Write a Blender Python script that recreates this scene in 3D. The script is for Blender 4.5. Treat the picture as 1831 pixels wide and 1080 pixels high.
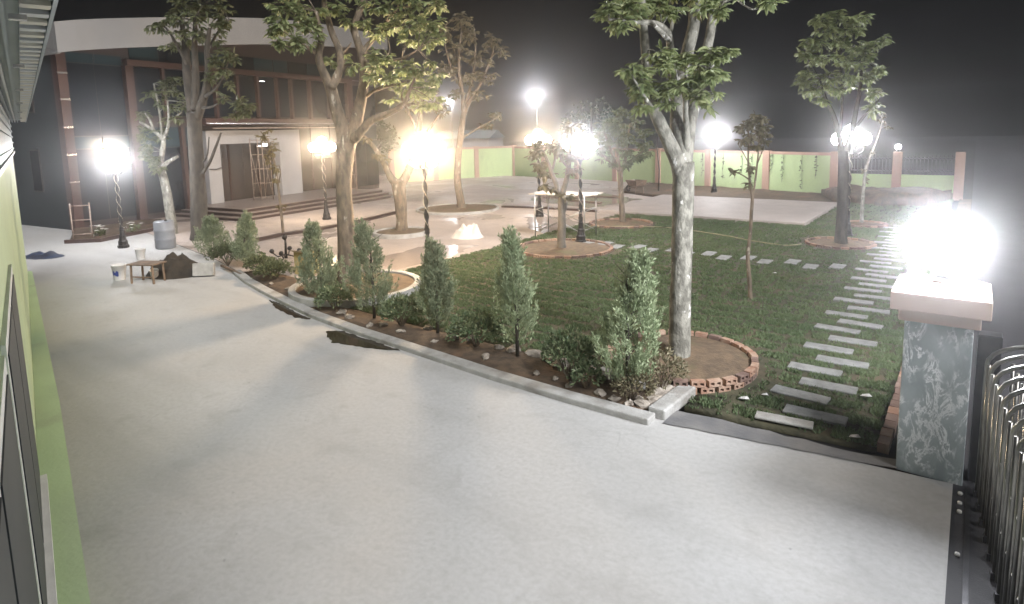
import bpy, bmesh, math, random
import numpy as np
from mathutils import Vector, Matrix
for o in list(bpy.data.objects): bpy.data.objects.remove(o)
scn = bpy.context.scene
R = math.radians
# ------------------------------------------------------------------ camera, sky, added soft sun standing in for light from the camera side, exposure
cam = bpy.data.cameras.new('camera')
cam.sensor_fit = 'HORIZONTAL'; cam.sensor_width = 36.0
cam.lens = 1100 / 1831 * 36.0
cam.shift_y = -0.0877
cam.clip_start = 0.02; cam.clip_end = 2000
camo = bpy.data.objects.new('camera', cam); scn.collection.objects.link(camo)
YAW, PITCH, ROLL, CAMH = 37.0, 7.48, 1.36, 3.8
camo.matrix_world = (Matrix.Translation((0, 0, CAMH)) @ Matrix.Rotation(R(YAW), 4, 'Z')
                     @ Matrix.Rotation(R(90 - PITCH), 4, 'X') @ Matrix.Rotation(R(-ROLL), 4, 'Z'))
scn.camera = camo
SUN_EL, SUN_AZ = 42.0, (-0.925, 0.38)        # light travels towards SUN_AZ in plan
w = bpy.data.worlds.new('World'); scn.world = w; w.use_nodes = True
nt = w.node_tree; nt.nodes.clear()
sky = nt.nodes.new('ShaderNodeTexSky'); sky.sky_type = 'NISHITA'; sky.sun_disc = False
sky.sun_elevation = R(SUN_EL); sky.sun_rotation = math.atan2(-SUN_AZ[0], -SUN_AZ[1])
hs = nt.nodes.new('ShaderNodeHueSaturation'); hs.inputs['Saturation'].default_value = 0.25
bg = nt.nodes.new('ShaderNodeBackground'); bg.inputs['Strength'].default_value = 0.001
wo = nt.nodes.new('ShaderNodeOutputWorld')
nt.links.new(sky.outputs[0], hs.inputs['Color']); nt.links.new(hs.outputs[0], bg.inputs['Color']); nt.links.new(bg.outputs[0], wo.inputs['Surface'])
sl = bpy.data.lights.new('sun', 'SUN'); sl.energy = 4.0; sl.angle = R(24); sl.color = (1.0, 0.985, 0.985)
so = bpy.data.objects.new('sun', sl); scn.collection.objects.link(so)
ce, se = math.cos(R(SUN_EL)), math.sin(R(SUN_EL))
so.rotation_euler = Vector((SUN_AZ[0] * ce, SUN_AZ[1] * ce, -se)).to_track_quat('-Z', 'Y').to_euler()
vs = scn.view_settings
vs.view_transform = 'Standard'; vs.look = 'None'; vs.gamma = 1.0; vs.exposure = 0.0; vs.use_curve_mapping = False
scn.cycles.use_denoising = True
scn.cycles.max_bounces = 5; scn.cycles.diffuse_bounces = 2; scn.cycles.glossy_bounces = 2; scn.cycles.volume_bounces = 0
scn.cycles.transmission_bounces = 3; scn.cycles.transparent_max_bounces = 6
scn.cycles.sample_clamp_indirect = 4.0
random.seed(7); rng = np.random.default_rng(7)

# ------------------------------------------------------------------ helpers
COL = scn.collection
MATS = {}
def mat(name, c1, c2=None, scale=4.0, rough=0.6, rough2=None, bump=0.0, bscale=None, metal=0.0, island=0.0, stretch=None, contrast=(0.35, 0.65), detail=4.0, trans=0.0, spec=None, emit=None, c3=None, c3scale=0.3, c3at=(0.55, 0.75)):
    m = bpy.data.materials.new(name); m.use_nodes = True; t = m.node_tree; N = t.nodes; L = t.links
    b = N['Principled BSDF']; b.inputs['Roughness'].default_value = rough; b.inputs['Metallic'].default_value = metal
    if spec is not None: b.inputs['Specular IOR Level'].default_value = spec
    c1 = tuple(c1) + (1,)
    b.inputs['Base Color'].default_value = c1
    geo = N.new('ShaderNodeNewGeometry')
    vec = geo.outputs['Position']
    if stretch:
        mp = N.new('ShaderNodeMapping'); mp.inputs['Scale'].default_value = stretch; L.new(vec, mp.inputs['Vector']); vec = mp.outputs[0]
    if c2 is not None:
        nz = N.new('ShaderNodeTexNoise'); nz.inputs['Scale'].default_value = scale; nz.inputs['Detail'].default_value = detail
        L.new(vec, nz.inputs['Vector'])
        mr = N.new('ShaderNodeMapRange'); mr.inputs[1].default_value = contrast[0]; mr.inputs[2].default_value = contrast[1]
        L.new(nz.outputs[0], mr.inputs[0]); fac = mr.outputs[0]
        if island > 0:
            ma = N.new('ShaderNodeMix'); ma.data_type = 'FLOAT'; ma.inputs[0].default_value = island
            L.new(fac, ma.inputs[2]); L.new(geo.outputs['Random Per Island'], ma.inputs[3]); fac = ma.outputs[0]
        mx = N.new('ShaderNodeMix'); mx.data_type = 'RGBA'; L.new(fac, mx.inputs[0])
        mx.inputs[6].default_value = c1; mx.inputs[7].default_value = tuple(c2) + (1,)
        out = mx.outputs[2]
        if c3 is not None:
            n3 = N.new('ShaderNodeTexNoise'); n3.inputs['Scale'].default_value = c3scale; n3.inputs['Detail'].default_value = 5; L.new(vec, n3.inputs['Vector'])
            m3 = N.new('ShaderNodeMapRange'); m3.inputs[1].default_value = c3at[0]; m3.inputs[2].default_value = c3at[1]; L.new(n3.outputs[0], m3.inputs[0])
            x3 = N.new('ShaderNodeMix'); x3.data_type = 'RGBA'; L.new(m3.outputs[0], x3.inputs[0]); L.new(out, x3.inputs[6]); x3.inputs[7].default_value = tuple(c3) + (1,)
            out = x3.outputs[2]
            if rough2 is not None:
                xr = N.new('ShaderNodeMapRange'); xr.inputs[3].default_value = rough; xr.inputs[4].default_value = rough2; L.new(m3.outputs[0], xr.inputs[0]); L.new(xr.outputs[0], b.inputs['Roughness'])
        L.new(out, b.inputs['Base Color'])
        if rough2 is not None and c3 is None:
            xr = N.new('ShaderNodeMapRange'); xr.inputs[3].default_value = rough; xr.inputs[4].default_value = rough2
            L.new(mr.outputs[0], xr.inputs[0]); L.new(xr.outputs[0], b.inputs['Roughness'])
    if bump > 0:
        n2 = N.new('ShaderNodeTexNoise'); n2.inputs['Scale'].default_value = bscale or scale * 6; n2.inputs['Detail'].default_value = 5
        L.new(vec, n2.inputs['Vector'])
        bp = N.new('ShaderNodeBump'); bp.inputs['Strength'].default_value = bump; bp.inputs['Distance'].default_value = 0.02
        L.new(n2.outputs[0], bp.inputs['Height']); L.new(bp.outputs[0], b.inputs['Normal'])
    if trans > 0:
        tl = N.new('ShaderNodeBsdfTranslucent'); ms = N.new('ShaderNodeMixShader'); ms.inputs[0].default_value = trans
        if c2 is not None: L.new(out, tl.inputs['Color'])
        else: tl.inputs['Color'].default_value = c1
        L.new(b.outputs[0], ms.inputs[1]); L.new(tl.outputs[0], ms.inputs[2]); L.new(ms.outputs[0], N['Material Output'].inputs['Surface'])
    if emit:
        b.inputs['Emission Color'].default_value = tuple(emit[:3]) + (1,); b.inputs['Emission Strength'].default_value = emit[3]
    MATS[name] = m
    return m
def glow(name, col, strength):
    # a lit opal globe: gives off light and lets the bulb inside shine through
    m = bpy.data.materials.new(name); m.use_nodes = True; t = m.node_tree; t.nodes.clear()
    e = t.nodes.new('ShaderNodeEmission'); e.inputs[0].default_value = tuple(col) + (1,); e.inputs[1].default_value = strength
    tr = t.nodes.new('ShaderNodeBsdfTransparent'); a = t.nodes.new('ShaderNodeAddShader'); o = t.nodes.new('ShaderNodeOutputMaterial')
    t.links.new(e.outputs[0], a.inputs[0]); t.links.new(tr.outputs[0], a.inputs[1]); t.links.new(a.outputs[0], o.inputs['Surface'])
    MATS[name] = m; return m

class MB:
    def __init__(s): s.v = []; s.f = []
    def add(s, v, f):
        n = len(s.v); s.v += [tuple(p) for p in v]; s.f += [tuple(i + n for i in q) for q in f]; return s
    def box(s, x0, x1, y0, y1, z0, z1, M=None):
        v = [(x, y, z) for z in (z0, z1) for y in (y0, y1) for x in (x0, x1)]
        if M is not None: v = [M @ Vector(p) for p in v]
        return s.add(v, [(0, 2, 3, 1), (4, 5, 7, 6), (0, 1, 5, 4), (2, 6, 7, 3), (0, 4, 6, 2), (1, 3, 7, 5)])
    def bar(s, a, b, wx, wz=None):
        a, b = Vector(a), Vector(b); d = b - a; q = d.to_track_quat('Z', 'Y').to_matrix().to_4x4(); q.translation = a
        wz = wz or wx
        return s.box(-wx / 2, wx / 2, -wz / 2, wz / 2, 0, d.length, q)
    def tube(s, pts, rad, n=8, cap=True, wob=0.0):
        pts = [Vector(p) for p in pts]; k = len(pts)
        if not hasattr(rad, '__len__'): rad = [rad] * k
        base = len(s.v); up = None
        for i, p in enumerate(pts):
            d = (pts[min(i + 1, k - 1)] - pts[max(i - 1, 0)])
            if d.length < 1e-6: d = Vector((0, 0, 1))
            d.normalize()
            if up is None:
                up = Vector((1, 0, 0)) if abs(d.x) < .9 else Vector((0, 1, 0))
            a = d.cross(up).normalized(); b = a.cross(d).normalized(); up = b.cross(d) if False else up
            for j in range(n):
                t = 2 * math.pi * j / n; r = rad[i] * (1 + wob * random.uniform(-1, 1))
                s.v.append(tuple(p + a * math.cos(t) * r + b * math.sin(t) * r))
        for i in range(k - 1):
            for j in range(n):
                s.f.append((base + i * n + j, base + i * n + (j + 1) % n, base + (i + 1) * n + (j + 1) % n, base + (i + 1) * n + j))
        if cap:
            s.f.append(tuple(base + j for j in reversed(range(n)))); s.f.append(tuple(base + (k - 1) * n + j for j in range(n)))
        return s
    def lathe(s, prof, n=12, c=(0, 0, 0), fun=None, cap=True):
        base = len(s.v)
        for i, (r, z) in enumerate(prof):
            for j in range(n):
                t = 2 * math.pi * j / n; rr = r * (fun(t, z) if fun else 1)
                s.v.append((c[0] + rr * math.cos(t), c[1] + rr * math.sin(t), c[2] + z))
        for i in range(len(prof) - 1):
            for j in range(n):
                s.f.append((base + i * n + j, base + i * n + (j + 1) % n, base + (i + 1) * n + (j + 1) % n, base + (i + 1) * n + j))
        if cap:
            s.f.append(tuple(base + j for j in reversed(range(n)))); s.f.append(tuple(base + (len(prof) - 1) * n + j for j in range(n)))
        return s
    def sheet(s, pts, z):
        return s.add([(p[0], p[1], z if len(p) < 3 else p[2]) for p in pts], [tuple(range(len(pts)))])
    def prism(s, pts, z0, z1):
        n = len(pts)
        v = [(p[0], p[1], z0) for p in pts] + [(p[0], p[1], z1) for p in pts]
        return s.add(v, [tuple(reversed(range(n))), tuple(range(n, 2 * n))] + [(i, (i + 1) % n, n + (i + 1) % n, n + i) for i in range(n)])
    def mesh(s, name, material, smooth=False):
        me = bpy.data.meshes.new(name); me.from_pydata(s.v, [], s.f)
        me.materials.append(MATS[material])
        if smooth: me.polygons.foreach_set('use_smooth', [True] * len(me.polygons))
        me.update(); return me
    def build(s, name, material, parent=None, smooth=False, loc=None, rz=0):
        return obj(name, s.mesh(name, material, smooth), parent, loc, rz)
def obj(name, me, parent=None, loc=None, rz=0):
    o = bpy.data.objects.new(name, me); COL.objects.link(o)
    if parent: o.parent = parent
    if loc: o.location = loc
    if rz: o.rotation_euler.z = rz
    return o
def tag(o, label=None, cat=None, group=None, kind=None):
    if label: o['label'] = label
    if cat: o['category'] = cat
    if group: o['group'] = group
    if kind: o['kind'] = kind
    return o
def empty(name, loc=(0, 0, 0), rz=0, label=None, cat=None, group=None, kind=None):
    o = bpy.data.objects.new(name, None); COL.objects.link(o); o.location = loc; o.rotation_euler.z = rz; o.empty_display_size = .2
    return tag(o, label, cat, group, kind)
def bevel(o, w=0.01, seg=1):
    m = o.modifiers.new('bevel', 'BEVEL'); m.width = w; m.segments = seg; m.limit_method = 'ANGLE'; return o
def lamp(name, parent, loc, power, col, radius=0.25):
    l = bpy.data.lights.new(name, 'POINT'); l.energy = power; l.color = col; l.shadow_soft_size = radius
    o = bpy.data.objects.new(name, l); COL.objects.link(o); o.location = loc
    if parent: o.parent = parent
    return o
# ------------------------------------------------------------------ materials
def concrete(name, light, mid, dark, streak, wet):
    # trowelled concrete: broad mottling, tyre streaks along the drive, grit, dark specks and hairline cracks
    m = bpy.data.materials.new(name); m.use_nodes = True; t = m.node_tree; N = t.nodes; L = t.links; b = N['Principled BSDF']
    geo = N.new('ShaderNodeNewGeometry')
    def nz(scale, detail=4, st=None, dist=0.0):
        v = geo.outputs['Position']
        if st:
            mp = N.new('ShaderNodeMapping'); mp.inputs['Scale'].default_value = st; L.new(v, mp.inputs[0]); v = mp.outputs[0]
        n = N.new('ShaderNodeTexNoise'); n.inputs['Scale'].default_value = scale; n.inputs['Detail'].default_value = detail; n.inputs['Distortion'].default_value = dist; L.new(v, n.inputs['Vector']); return n.outputs[0]
    def mr(x, a, b2, lo=0, hi=1):
        r = N.new('ShaderNodeMapRange'); r.inputs[1].default_value = a; r.inputs[2].default_value = b2; r.inputs[3].default_value = lo; r.inputs[4].default_value = hi; L.new(x, r.inputs[0]); return r.outputs[0]
    def mix(f, a, c):
        x = N.new('ShaderNodeMix'); x.data_type = 'RGBA'; L.new(f, x.inputs[0])
        for k, q in ((6, a), (7, c)):
            if isinstance(q, tuple): x.inputs[k].default_value = q + (1,)
            else: L.new(q, x.inputs[k])
        return x.outputs[2]
    c = mix(mr(nz(.42, 5), .36, .64), light, mid)
    c = mix(mr(nz(.30, 6, None, .8), .56, .74, 0, .6), c, streak)
    c = mix(mr(nz(.55, 5, (.25, 1.6, 1)), .53, .74, 0, .75), c, dark)
    c = mix(mr(nz(16, 6), .40, .75, 0, .45), c, dark)
    c = mix(mr(nz(2.4, 7, None, .5), .55, .72, 0, .45), c, dark)
    c = mix(mr(nz(7.5, 3), .73, .77, 0, .5), c, tuple(q * .35 for q in dark))
    vo = N.new('ShaderNodeTexVoronoi'); vo.feature = 'DISTANCE_TO_EDGE'; vo.inputs['Scale'].default_value = .23
    wv = N.new('ShaderNodeVectorMath'); wv.operation = 'ADD'; nn = N.new('ShaderNodeTexNoise'); nn.inputs['Scale'].default_value = 1.1; nn.inputs['Detail'].default_value = 5; L.new(geo.outputs['Position'], nn.inputs['Vector'])
    L.new(geo.outputs['Position'], wv.inputs[0]); L.new(nn.outputs['Color'], wv.inputs[1]); L.new(wv.outputs[0], vo.inputs['Vector'])
    ck = N.new('ShaderNodeMath'); ck.operation = 'MULTIPLY'; L.new(mr(vo.outputs['Distance'], .0025, .0, 0, 1), ck.inputs[0]); L.new(mr(nz(.35, 2), .52, .62, 0, .22), ck.inputs[1])
    c = mix(ck.outputs[0], c, tuple(q * .4 for q in dark))
    L.new(c, b.inputs['Base Color']); b.inputs['Specular IOR Level'].default_value = .3
    L.new(mr(nz(.3, 6, None, .6), .44, .66, .75, wet), b.inputs['Roughness'])
    bp = N.new('ShaderNodeBump'); bp.inputs['Strength'].default_value = .25; bp.inputs['Distance'].default_value = .012; L.new(nz(18, 6), bp.inputs['Height']); L.new(bp.outputs[0], b.inputs['Normal'])
    MATS[name] = m
concrete('concrete', (0.47, 0.472, 0.47), (0.43, 0.427, 0.417), (0.33, 0.325, 0.315), (0.47, 0.435, 0.40), .6)
concrete('plaza_concrete', (0.46, 0.395, 0.355), (0.41, 0.35, 0.315), (0.29, 0.25, 0.225), (0.35, 0.30, 0.27), .14)
mat('slab_concrete', (0.42, 0.37, 0.345), (0.36, 0.32, 0.30), scale=1.3, rough=0.65, bump=0.1, bscale=20)
mat('kerb_concrete', (0.43, 0.428, 0.415), (0.33, 0.325, 0.31), scale=5.0, detail=8, rough=0.75, bump=0.6, bscale=30, c3=(0.21, 0.195, 0.175), c3scale=2.2, c3at=(0.52, 0.72))
mat('strip_concrete', (0.13, 0.13, 0.135), (0.19, 0.185, 0.18), scale=2.5, rough=0.75, bump=0.4, bscale=18)
mat('stone_grey', (0.29, 0.295, 0.29), (0.19, 0.195, 0.19), scale=7, rough=0.6, bump=0.15, bscale=40)
mat('rock', (0.40, 0.36, 0.31), (0.22, 0.19, 0.16), scale=6, rough=0.8, bump=0.4, bscale=30)
mat('soil', (0.125, 0.088, 0.058), (0.065, 0.047, 0.034), scale=6, rough=0.95, bump=0.8, bscale=20, c3=(0.17, 0.10, 0.062), c3scale=1.2)
mat('lawn_soil', (0.085, 0.078, 0.045), (0.05, 0.05, 0.03), scale=6, rough=0.95, bump=0.8, bscale=20, c3=(0.13, 0.095, 0.06), c3scale=1.2)
mat('ring_soil', (0.17, 0.12, 0.075), (0.10, 0.072, 0.048), scale=7, rough=0.95, bump=0.8, bscale=24, c3=(0.10, 0.105, 0.045), c3scale=2.0)
mat('far_ground', (0.022, 0.021, 0.02), (0.016, 0.016, 0.015), scale=0.4, rough=0.9)
mat('asphalt', (0.045, 0.045, 0.05), (0.035, 0.035, 0.04), scale=1.0, rough=0.7, bump=0.2, bscale=60)
mat('mud_water', (0.05, 0.038, 0.026), (0.028, 0.022, 0.016), scale=3, rough=0.12)
mat('wet_film', (0.37, 0.315, 0.28), (0.33, 0.28, 0.25), scale=2.5, rough=0.05, rough2=0.2, bump=0.05, bscale=3)
mat('grass_blade', (0.085, 0.135, 0.062), (0.17, 0.215, 0.105), scale=0.6, rough=0.7, island=0.6, trans=0.25, c3=(0.17, 0.175, 0.085), c3scale=0.35, c3at=(0.54, 0.78))
mat('leaf_green', (0.16, 0.215, 0.09), (0.40, 0.44, 0.23), scale=1.2, rough=0.4, island=0.8, trans=0.4)
mat('leaf_dark', (0.075, 0.10, 0.05), (0.18, 0.195, 0.095), scale=1.2, rough=0.45, island=0.8, trans=0.35)
mat('leaf_dry', (0.13, 0.12, 0.07), (0.24, 0.21, 0.13), scale=1.2, rough=0.55, island=0.8, trans=0.2)
mat('leaf_yellow', (0.22, 0.16, 0.05), (0.13, 0.11, 0.04), scale=1.2, rough=0.55, island=0.8, trans=0.2)
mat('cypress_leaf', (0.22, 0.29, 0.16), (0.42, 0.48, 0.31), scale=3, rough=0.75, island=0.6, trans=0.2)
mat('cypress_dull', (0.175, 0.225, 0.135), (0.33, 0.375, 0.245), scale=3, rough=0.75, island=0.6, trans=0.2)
mat('bush_leaf', (0.06, 0.115, 0.05), (0.27, 0.31, 0.18), scale=3, rough=0.45, island=0.85, trans=0.2)
mat('bark_pale', (0.27, 0.262, 0.225), (0.13, 0.125, 0.105), scale=9.0, detail=8, rough=0.85, bump=1.0, bscale=34, stretch=(1, 1, 0.6), contrast=(.42,.58), c3=(0.52, 0.51, 0.48), c3scale=8, c3at=(0.64, 0.67))
mat('bark_brown', (0.22, 0.17, 0.12), (0.085, 0.068, 0.05), scale=9.0, detail=8, rough=0.9, bump=0.7, bscale=20, stretch=(1, 1, 0.4), c3=(0.42, 0.38, 0.31), c3scale=7, c3at=(0.62, 0.68))
mat('bark_grey', (0.20, 0.18, 0.155), (0.12, 0.11, 0.095), scale=4.0, rough=0.9, bump=0.6, bscale=20)
mat('bark_dark', (0.085, 0.074, 0.06), (0.038, 0.034, 0.028), scale=8.0, detail=8, rough=0.9, bump=0.7, bscale=16, stretch=(1, 1, 0.4))
mat('brick', (0.30, 0.17, 0.115), (0.40, 0.29, 0.22), scale=5, rough=0.85, bump=0.3, bscale=40)
mat('brick_dark', (0.16, 0.10, 0.08), (0.24, 0.17, 0.14), scale=5, rough=0.85, bump=0.3, bscale=40)
mat('wall_green', (0.50, 0.63, 0.34), (0.45, 0.575, 0.31), scale=0.7, rough=0.75, bump=0.06, bscale=30, c3=(0.29, 0.37, 0.21), c3scale=0.9, c3at=(0.60, 0.85), stretch=(1, 1, 0.35))
mat('gate_green', (0.52, 0.66, 0.41), (0.47, 0.60, 0.37), scale=1.6, detail=7, rough=0.6, bump=0.15, bscale=30, c3=(0.40, 0.47, 0.31), c3scale=1.4, c3at=(0.58, 0.78), stretch=(1, 1, .5))
mat('white_frame', (0.78, 0.80, 0.78), (0.66, 0.68, 0.66), scale=4, rough=0.4)
mat('dark_earth', (0.045, 0.036, 0.026), (0.028, 0.023, 0.018), scale=7, rough=.95, bump=.8, bscale=22)
mat('pillar_pink', (0.50, 0.33, 0.25), (0.43, 0.285, 0.22), scale=1.2, rough=0.75, bump=0.08, bscale=30)
mat('cap_pink', (0.62, 0.47, 0.40), (0.55, 0.42, 0.36), scale=2, rough=0.6)
mat('white_paint', (0.39, 0.375, 0.37), (0.345, 0.33, 0.325), scale=1.0, rough=0.55)
mat('fascia_grey', (0.21, 0.205, 0.20), (0.185, 0.18, 0.175), scale=0.5, rough=0.5)
mat('render_grey', (0.035, 0.043, 0.048), (0.028, 0.035, 0.04), scale=0.6, rough=0.8, bump=0.1, bscale=20)
mat('frame_brown', (0.07, 0.036, 0.028), (0.055, 0.029, 0.023), scale=2.0, rough=0.45)
mat('soffit_dark', (0.05, 0.035, 0.032), (0.04, 0.03, 0.028), scale=1, rough=0.6)
mat('glass_gate', (0.02, 0.026, 0.03), (0.04, 0.047, 0.05), scale=1.5, rough=0.4, spec=.15)
mat('glass_dark', (0.010, 0.014, 0.019), (0.018, 0.023, 0.028), scale=0.3, rough=0.08, rough2=0.16)
mat('glass_teal', (0.022, 0.042, 0.05), (0.03, 0.055, 0.065), scale=0.3, rough=0.1)
mat('glass_brown', (0.075, 0.055, 0.043), (0.055, 0.042, 0.034), scale=0.4, rough=0.25)
mat('step_stone', (0.27, 0.22, 0.19), (0.22, 0.18, 0.16), scale=2, rough=0.35, bump=0.05)
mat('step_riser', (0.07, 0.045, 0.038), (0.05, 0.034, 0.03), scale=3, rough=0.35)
mat('gate_steel', (0.30, 0.295, 0.27), (0.16, 0.158, 0.15), scale=5, rough=0.3, metal=0.85)
mat('steel', (0.55, 0.54, 0.52), (0.42, 0.41, 0.40), scale=5, rough=0.35, metal=0.9)
mat('steel_bright', (0.75, 0.74, 0.72), rough=0.25, metal=0.9)
mat('pipe_rust', (0.40, 0.33, 0.28), (0.24, 0.17, 0.13), scale=8, rough=0.6, metal=0.3)
mat('plank', (0.58, 0.52, 0.45), (0.45, 0.38, 0.31), scale=4, rough=0.7, stretch=(3, 0.6, 1))
mat('wood_dark', (0.22, 0.15, 0.10), (0.13, 0.09, 0.06), scale=5, rough=0.8)
mat('iron', (0.022, 0.021, 0.022), (0.05, 0.047, 0.045), scale=18, rough=0.28, rough2=0.42, metal=0.4, bump=0.5, bscale=40)
mat('gilt', (0.62, 0.56, 0.45), (0.42, 0.37, 0.29), scale=14, rough=0.3, metal=0.7)
mat('gate_dark', (0.05, 0.05, 0.055), (0.075, 0.075, 0.08), scale=6, rough=0.35, metal=0.6)
mat('aluminium', (0.66, 0.68, 0.68), (0.56, 0.58, 0.58), scale=3, rough=0.35, metal=0.4)
mat('sheet_metal', (0.30, 0.35, 0.38), (0.24, 0.285, 0.31), scale=1.2, rough=0.4, metal=0.5)
mat('sheet_white', (0.66, 0.62, 0.50), (0.58, 0.56, 0.50), scale=4, rough=0.5)
mat('plastic_white', (0.68, 0.67, 0.66), (0.60, 0.59, 0.58), scale=5, rough=0.4)
mat('plastic_blue', (0.03, 0.05, 0.22), rough=0.4)
mat('drum_blue', (0.24, 0.255, 0.28), (0.18, 0.19, 0.215), scale=2, rough=0.35)
mat('sack', (0.70, 0.66, 0.62), (0.58, 0.54, 0.50), scale=3, rough=0.6, bump=0.4, bscale=8)
mat('card_yellow', (0.50, 0.40, 0.18), (0.42, 0.33, 0.15), scale=3, rough=0.7)
mat('hose', (0.30, 0.27, 0.16), rough=0.5)
mat('rubber', (0.02, 0.02, 0.02), rough=0.7)
mat('petal', (0.75, 0.74, 0.70), rough=0.6)
mat('tarp', (0.03, 0.05, 0.10), (0.05, 0.05, 0.06), scale=5, rough=0.6)
mat('vine_dark', (0.03, 0.045, 0.02), (0.05, 0.06, 0.025), scale=6, rough=0.7)
glow('globe_white', (1.0, 0.97, 0.98), 26.0)
glow('globe_warm', (1.0, 0.84, 0.62), 26.0)
glow('gate_globe', (0.97, 0.97, 1.0), 22.0)
# marble for the gate pillar: veined grey green stone
def marble():
    m = bpy.data.materials.new('marble'); m.use_nodes = True; t = m.node_tree; N = t.nodes; L = t.links; b = N['Principled BSDF']
    b.inputs['Roughness'].default_value = 0.22
    tc = N.new('ShaderNodeTexCoord')
    mp = N.new('ShaderNodeMapping'); mp.inputs['Rotation'].default_value = (0.3, 0.6, 0.5); mp.inputs['Scale'].default_value = (2.0, 2.0, 1.0)
    L.new(tc.outputs['Object'], mp.inputs[0])
    def nz(scale, detail, dist, rough=.6):
        n = N.new('ShaderNodeTexNoise'); n.inputs['Scale'].default_value = scale; n.inputs['Detail'].default_value = detail; n.inputs['Distortion'].default_value = dist; n.inputs['Roughness'].default_value = rough
        L.new(mp.outputs[0], n.inputs['Vector']); return n.outputs[0]
    def rng_(x, a, b2):
        r = N.new('ShaderNodeMapRange'); r.inputs[1].default_value = a; r.inputs[2].default_value = b2; L.new(x, r.inputs[0]); return r.outputs[0]
    def mul(x, y):
        r = N.new('ShaderNodeMath'); r.operation = 'MULTIPLY'; L.new(x, r.inputs[0]); L.new(y, r.inputs[1]); return r.outputs[0]
    ridge = nz(3.0, 9, .6, .68); sb = N.new('ShaderNodeMath'); sb.operation = 'SUBTRACT'; sb.inputs[1].default_value = .5; L.new(ridge, sb.inputs[0])
    ab = N.new('ShaderNodeMath'); ab.operation = 'ABSOLUTE'; L.new(sb.outputs[0], ab.inputs[0])
    vein = mul(rng_(ab.outputs[0], .045, .0), rng_(nz(2.1, 3, 0), .42, .54))
    base = N.new('ShaderNodeMix'); base.data_type = 'RGBA'; base.inputs[6].default_value = (.27, .315, .335, 1); base.inputs[7].default_value = (.43, .485, .51, 1); L.new(rng_(nz(1.6, 5, .4), .35, .65), base.inputs[0])
    fin = N.new('ShaderNodeMix'); fin.data_type = 'RGBA'; fin.inputs[7].default_value = (.88, .91, .93, 1); L.new(vein, fin.inputs[0]); L.new(base.outputs[2], fin.inputs[6])
    L.new(fin.outputs[2], b.inputs['Base Color']); MATS['marble'] = m
marble()

# ------------------------------------------------------------------ ground and pavements
tag(MB().sheet([(-160, -110), (120, -110), (120, 190), (-160, 190)], -0.06).build('ground', 'far_ground'), kind='structure')
tag(MB().sheet([(0.02, -60), (30, -60), (30, 150), (0.02, 150)], -0.01).build('road', 'asphalt'), kind='structure')
tag(MB().sheet([(-45, -6), (0.02, -6), (0.02, 7.6), (-3.2, 7.3), (-8, 7.5), (-14, 8.4), (-19, 9.6), (-45, 14)], 0.0).build('driveway', 'concrete'), kind='structure')
PLZ = [(-45, 14.02), (-19, 9.62), (-14.0, 8.42), (-12.6, 8.2), (-12.5, 24.8), (-13.8, 24.8), (-13.8, 31.5), (-17, 33.5), (-20, 41.6), (-45, 43)]
tag(MB().sheet(PLZ, 0.004).build('plaza_pavement', 'plaza_concrete'), kind='structure')
# low step that crosses the plaza
p = [(-20.9, 11.6), (-21.3, 13.4), (-21.2, 15.0), (-21.6, 18.0), (-22.3, 20.6)]
def sweep(m, pts, wd, z0, z1):
    L_, R_ = [], []
    for i, q in enumerate(pts):
        a = Vector(pts[max(i - 1, 0)]); b = Vector(pts[min(i + 1, len(pts) - 1)]); d = (b - a).normalized(); n = Vector((-d.y, d.x))
        L_.append((q[0] + n.x * wd / 2, q[1] + n.y * wd / 2)); R_.append((q[0] - n.x * wd / 2, q[1] - n.y * wd / 2))
    for i in range(len(pts) - 1):
        m.prism([R_[i], R_[i + 1], L_[i + 1], L_[i]], z0, z1)
    return m
def sweep1(pts, wd, z0, z1):
    # one closed swept bar
    m = MB(); L_, R_ = [], []
    for i, q in enumerate(pts):
        a = Vector(pts[max(i - 1, 0)][:2]); b = Vector(pts[min(i + 1, len(pts) - 1)][:2]); d = (b - a).normalized(); n = Vector((-d.y, d.x))
        L_.append((q[0] + n.x * wd / 2, q[1] + n.y * wd / 2)); R_.append((q[0] - n.x * wd / 2, q[1] - n.y * wd / 2))
    v = []; f = []
    for i in range(len(pts)):
        v += [(*R_[i], z0), (*L_[i], z0), (*L_[i], z1), (*R_[i], z1)]
    for i in range(len(pts) - 1):
        a = 4 * i; b = a + 4
        for j in range(4): f.append((a + j, a + (j + 1) % 4, b + (j + 1) % 4, b + j))
    f.append((3, 2, 1, 0)); e = 4 * (len(pts) - 1); f.append((e, e + 1, e + 2, e + 3))
    return m.add(v, f)
tag(bevel(sweep1(p, 0.3, 0.0, 0.10).build('kerb', 'step_riser')), kind='structure')
tag(bevel(sweep1([(-19.0, 24.4), (-17.6, 24.75), (-15.9, 24.9), (-13.9, 24.9)], 0.25, 0.0, 0.10).build('kerb', 'step_riser')), kind='structure')
KL = [(-16.6, 8.95), (-15.2, 8.5), (-14.0, 8.2), (-12.4, 7.85), (-11.0, 7.58), (-9.5, 7.40), (-8.0, 7.30), (-5.8, 7.14), (-4.4, 7.10), (-3.16, 7.12)]
kerb = tag(bevel(sweep1(KL, 0.24, -0.02, 0.085).build('kerb', 'kerb_concrete'), 0.02, 2), kind='structure')
tag(bevel(MB().prism([(-3.28, 7.245), (-3.04, 7.245), (-2.98, 8.22), (-3.22, 8.24)], -0.02, 0.14).build('kerb', 'kerb_concrete'), 0.025, 2), kind='structure')
sm = MB(); n = 14; pts = []
for i in range(n): pts.append((-3.03 + i * 2.55 / (n - 1), 7.16 + 0.42 * i / (n - 1) + random.uniform(-.02, .02)))
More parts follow.
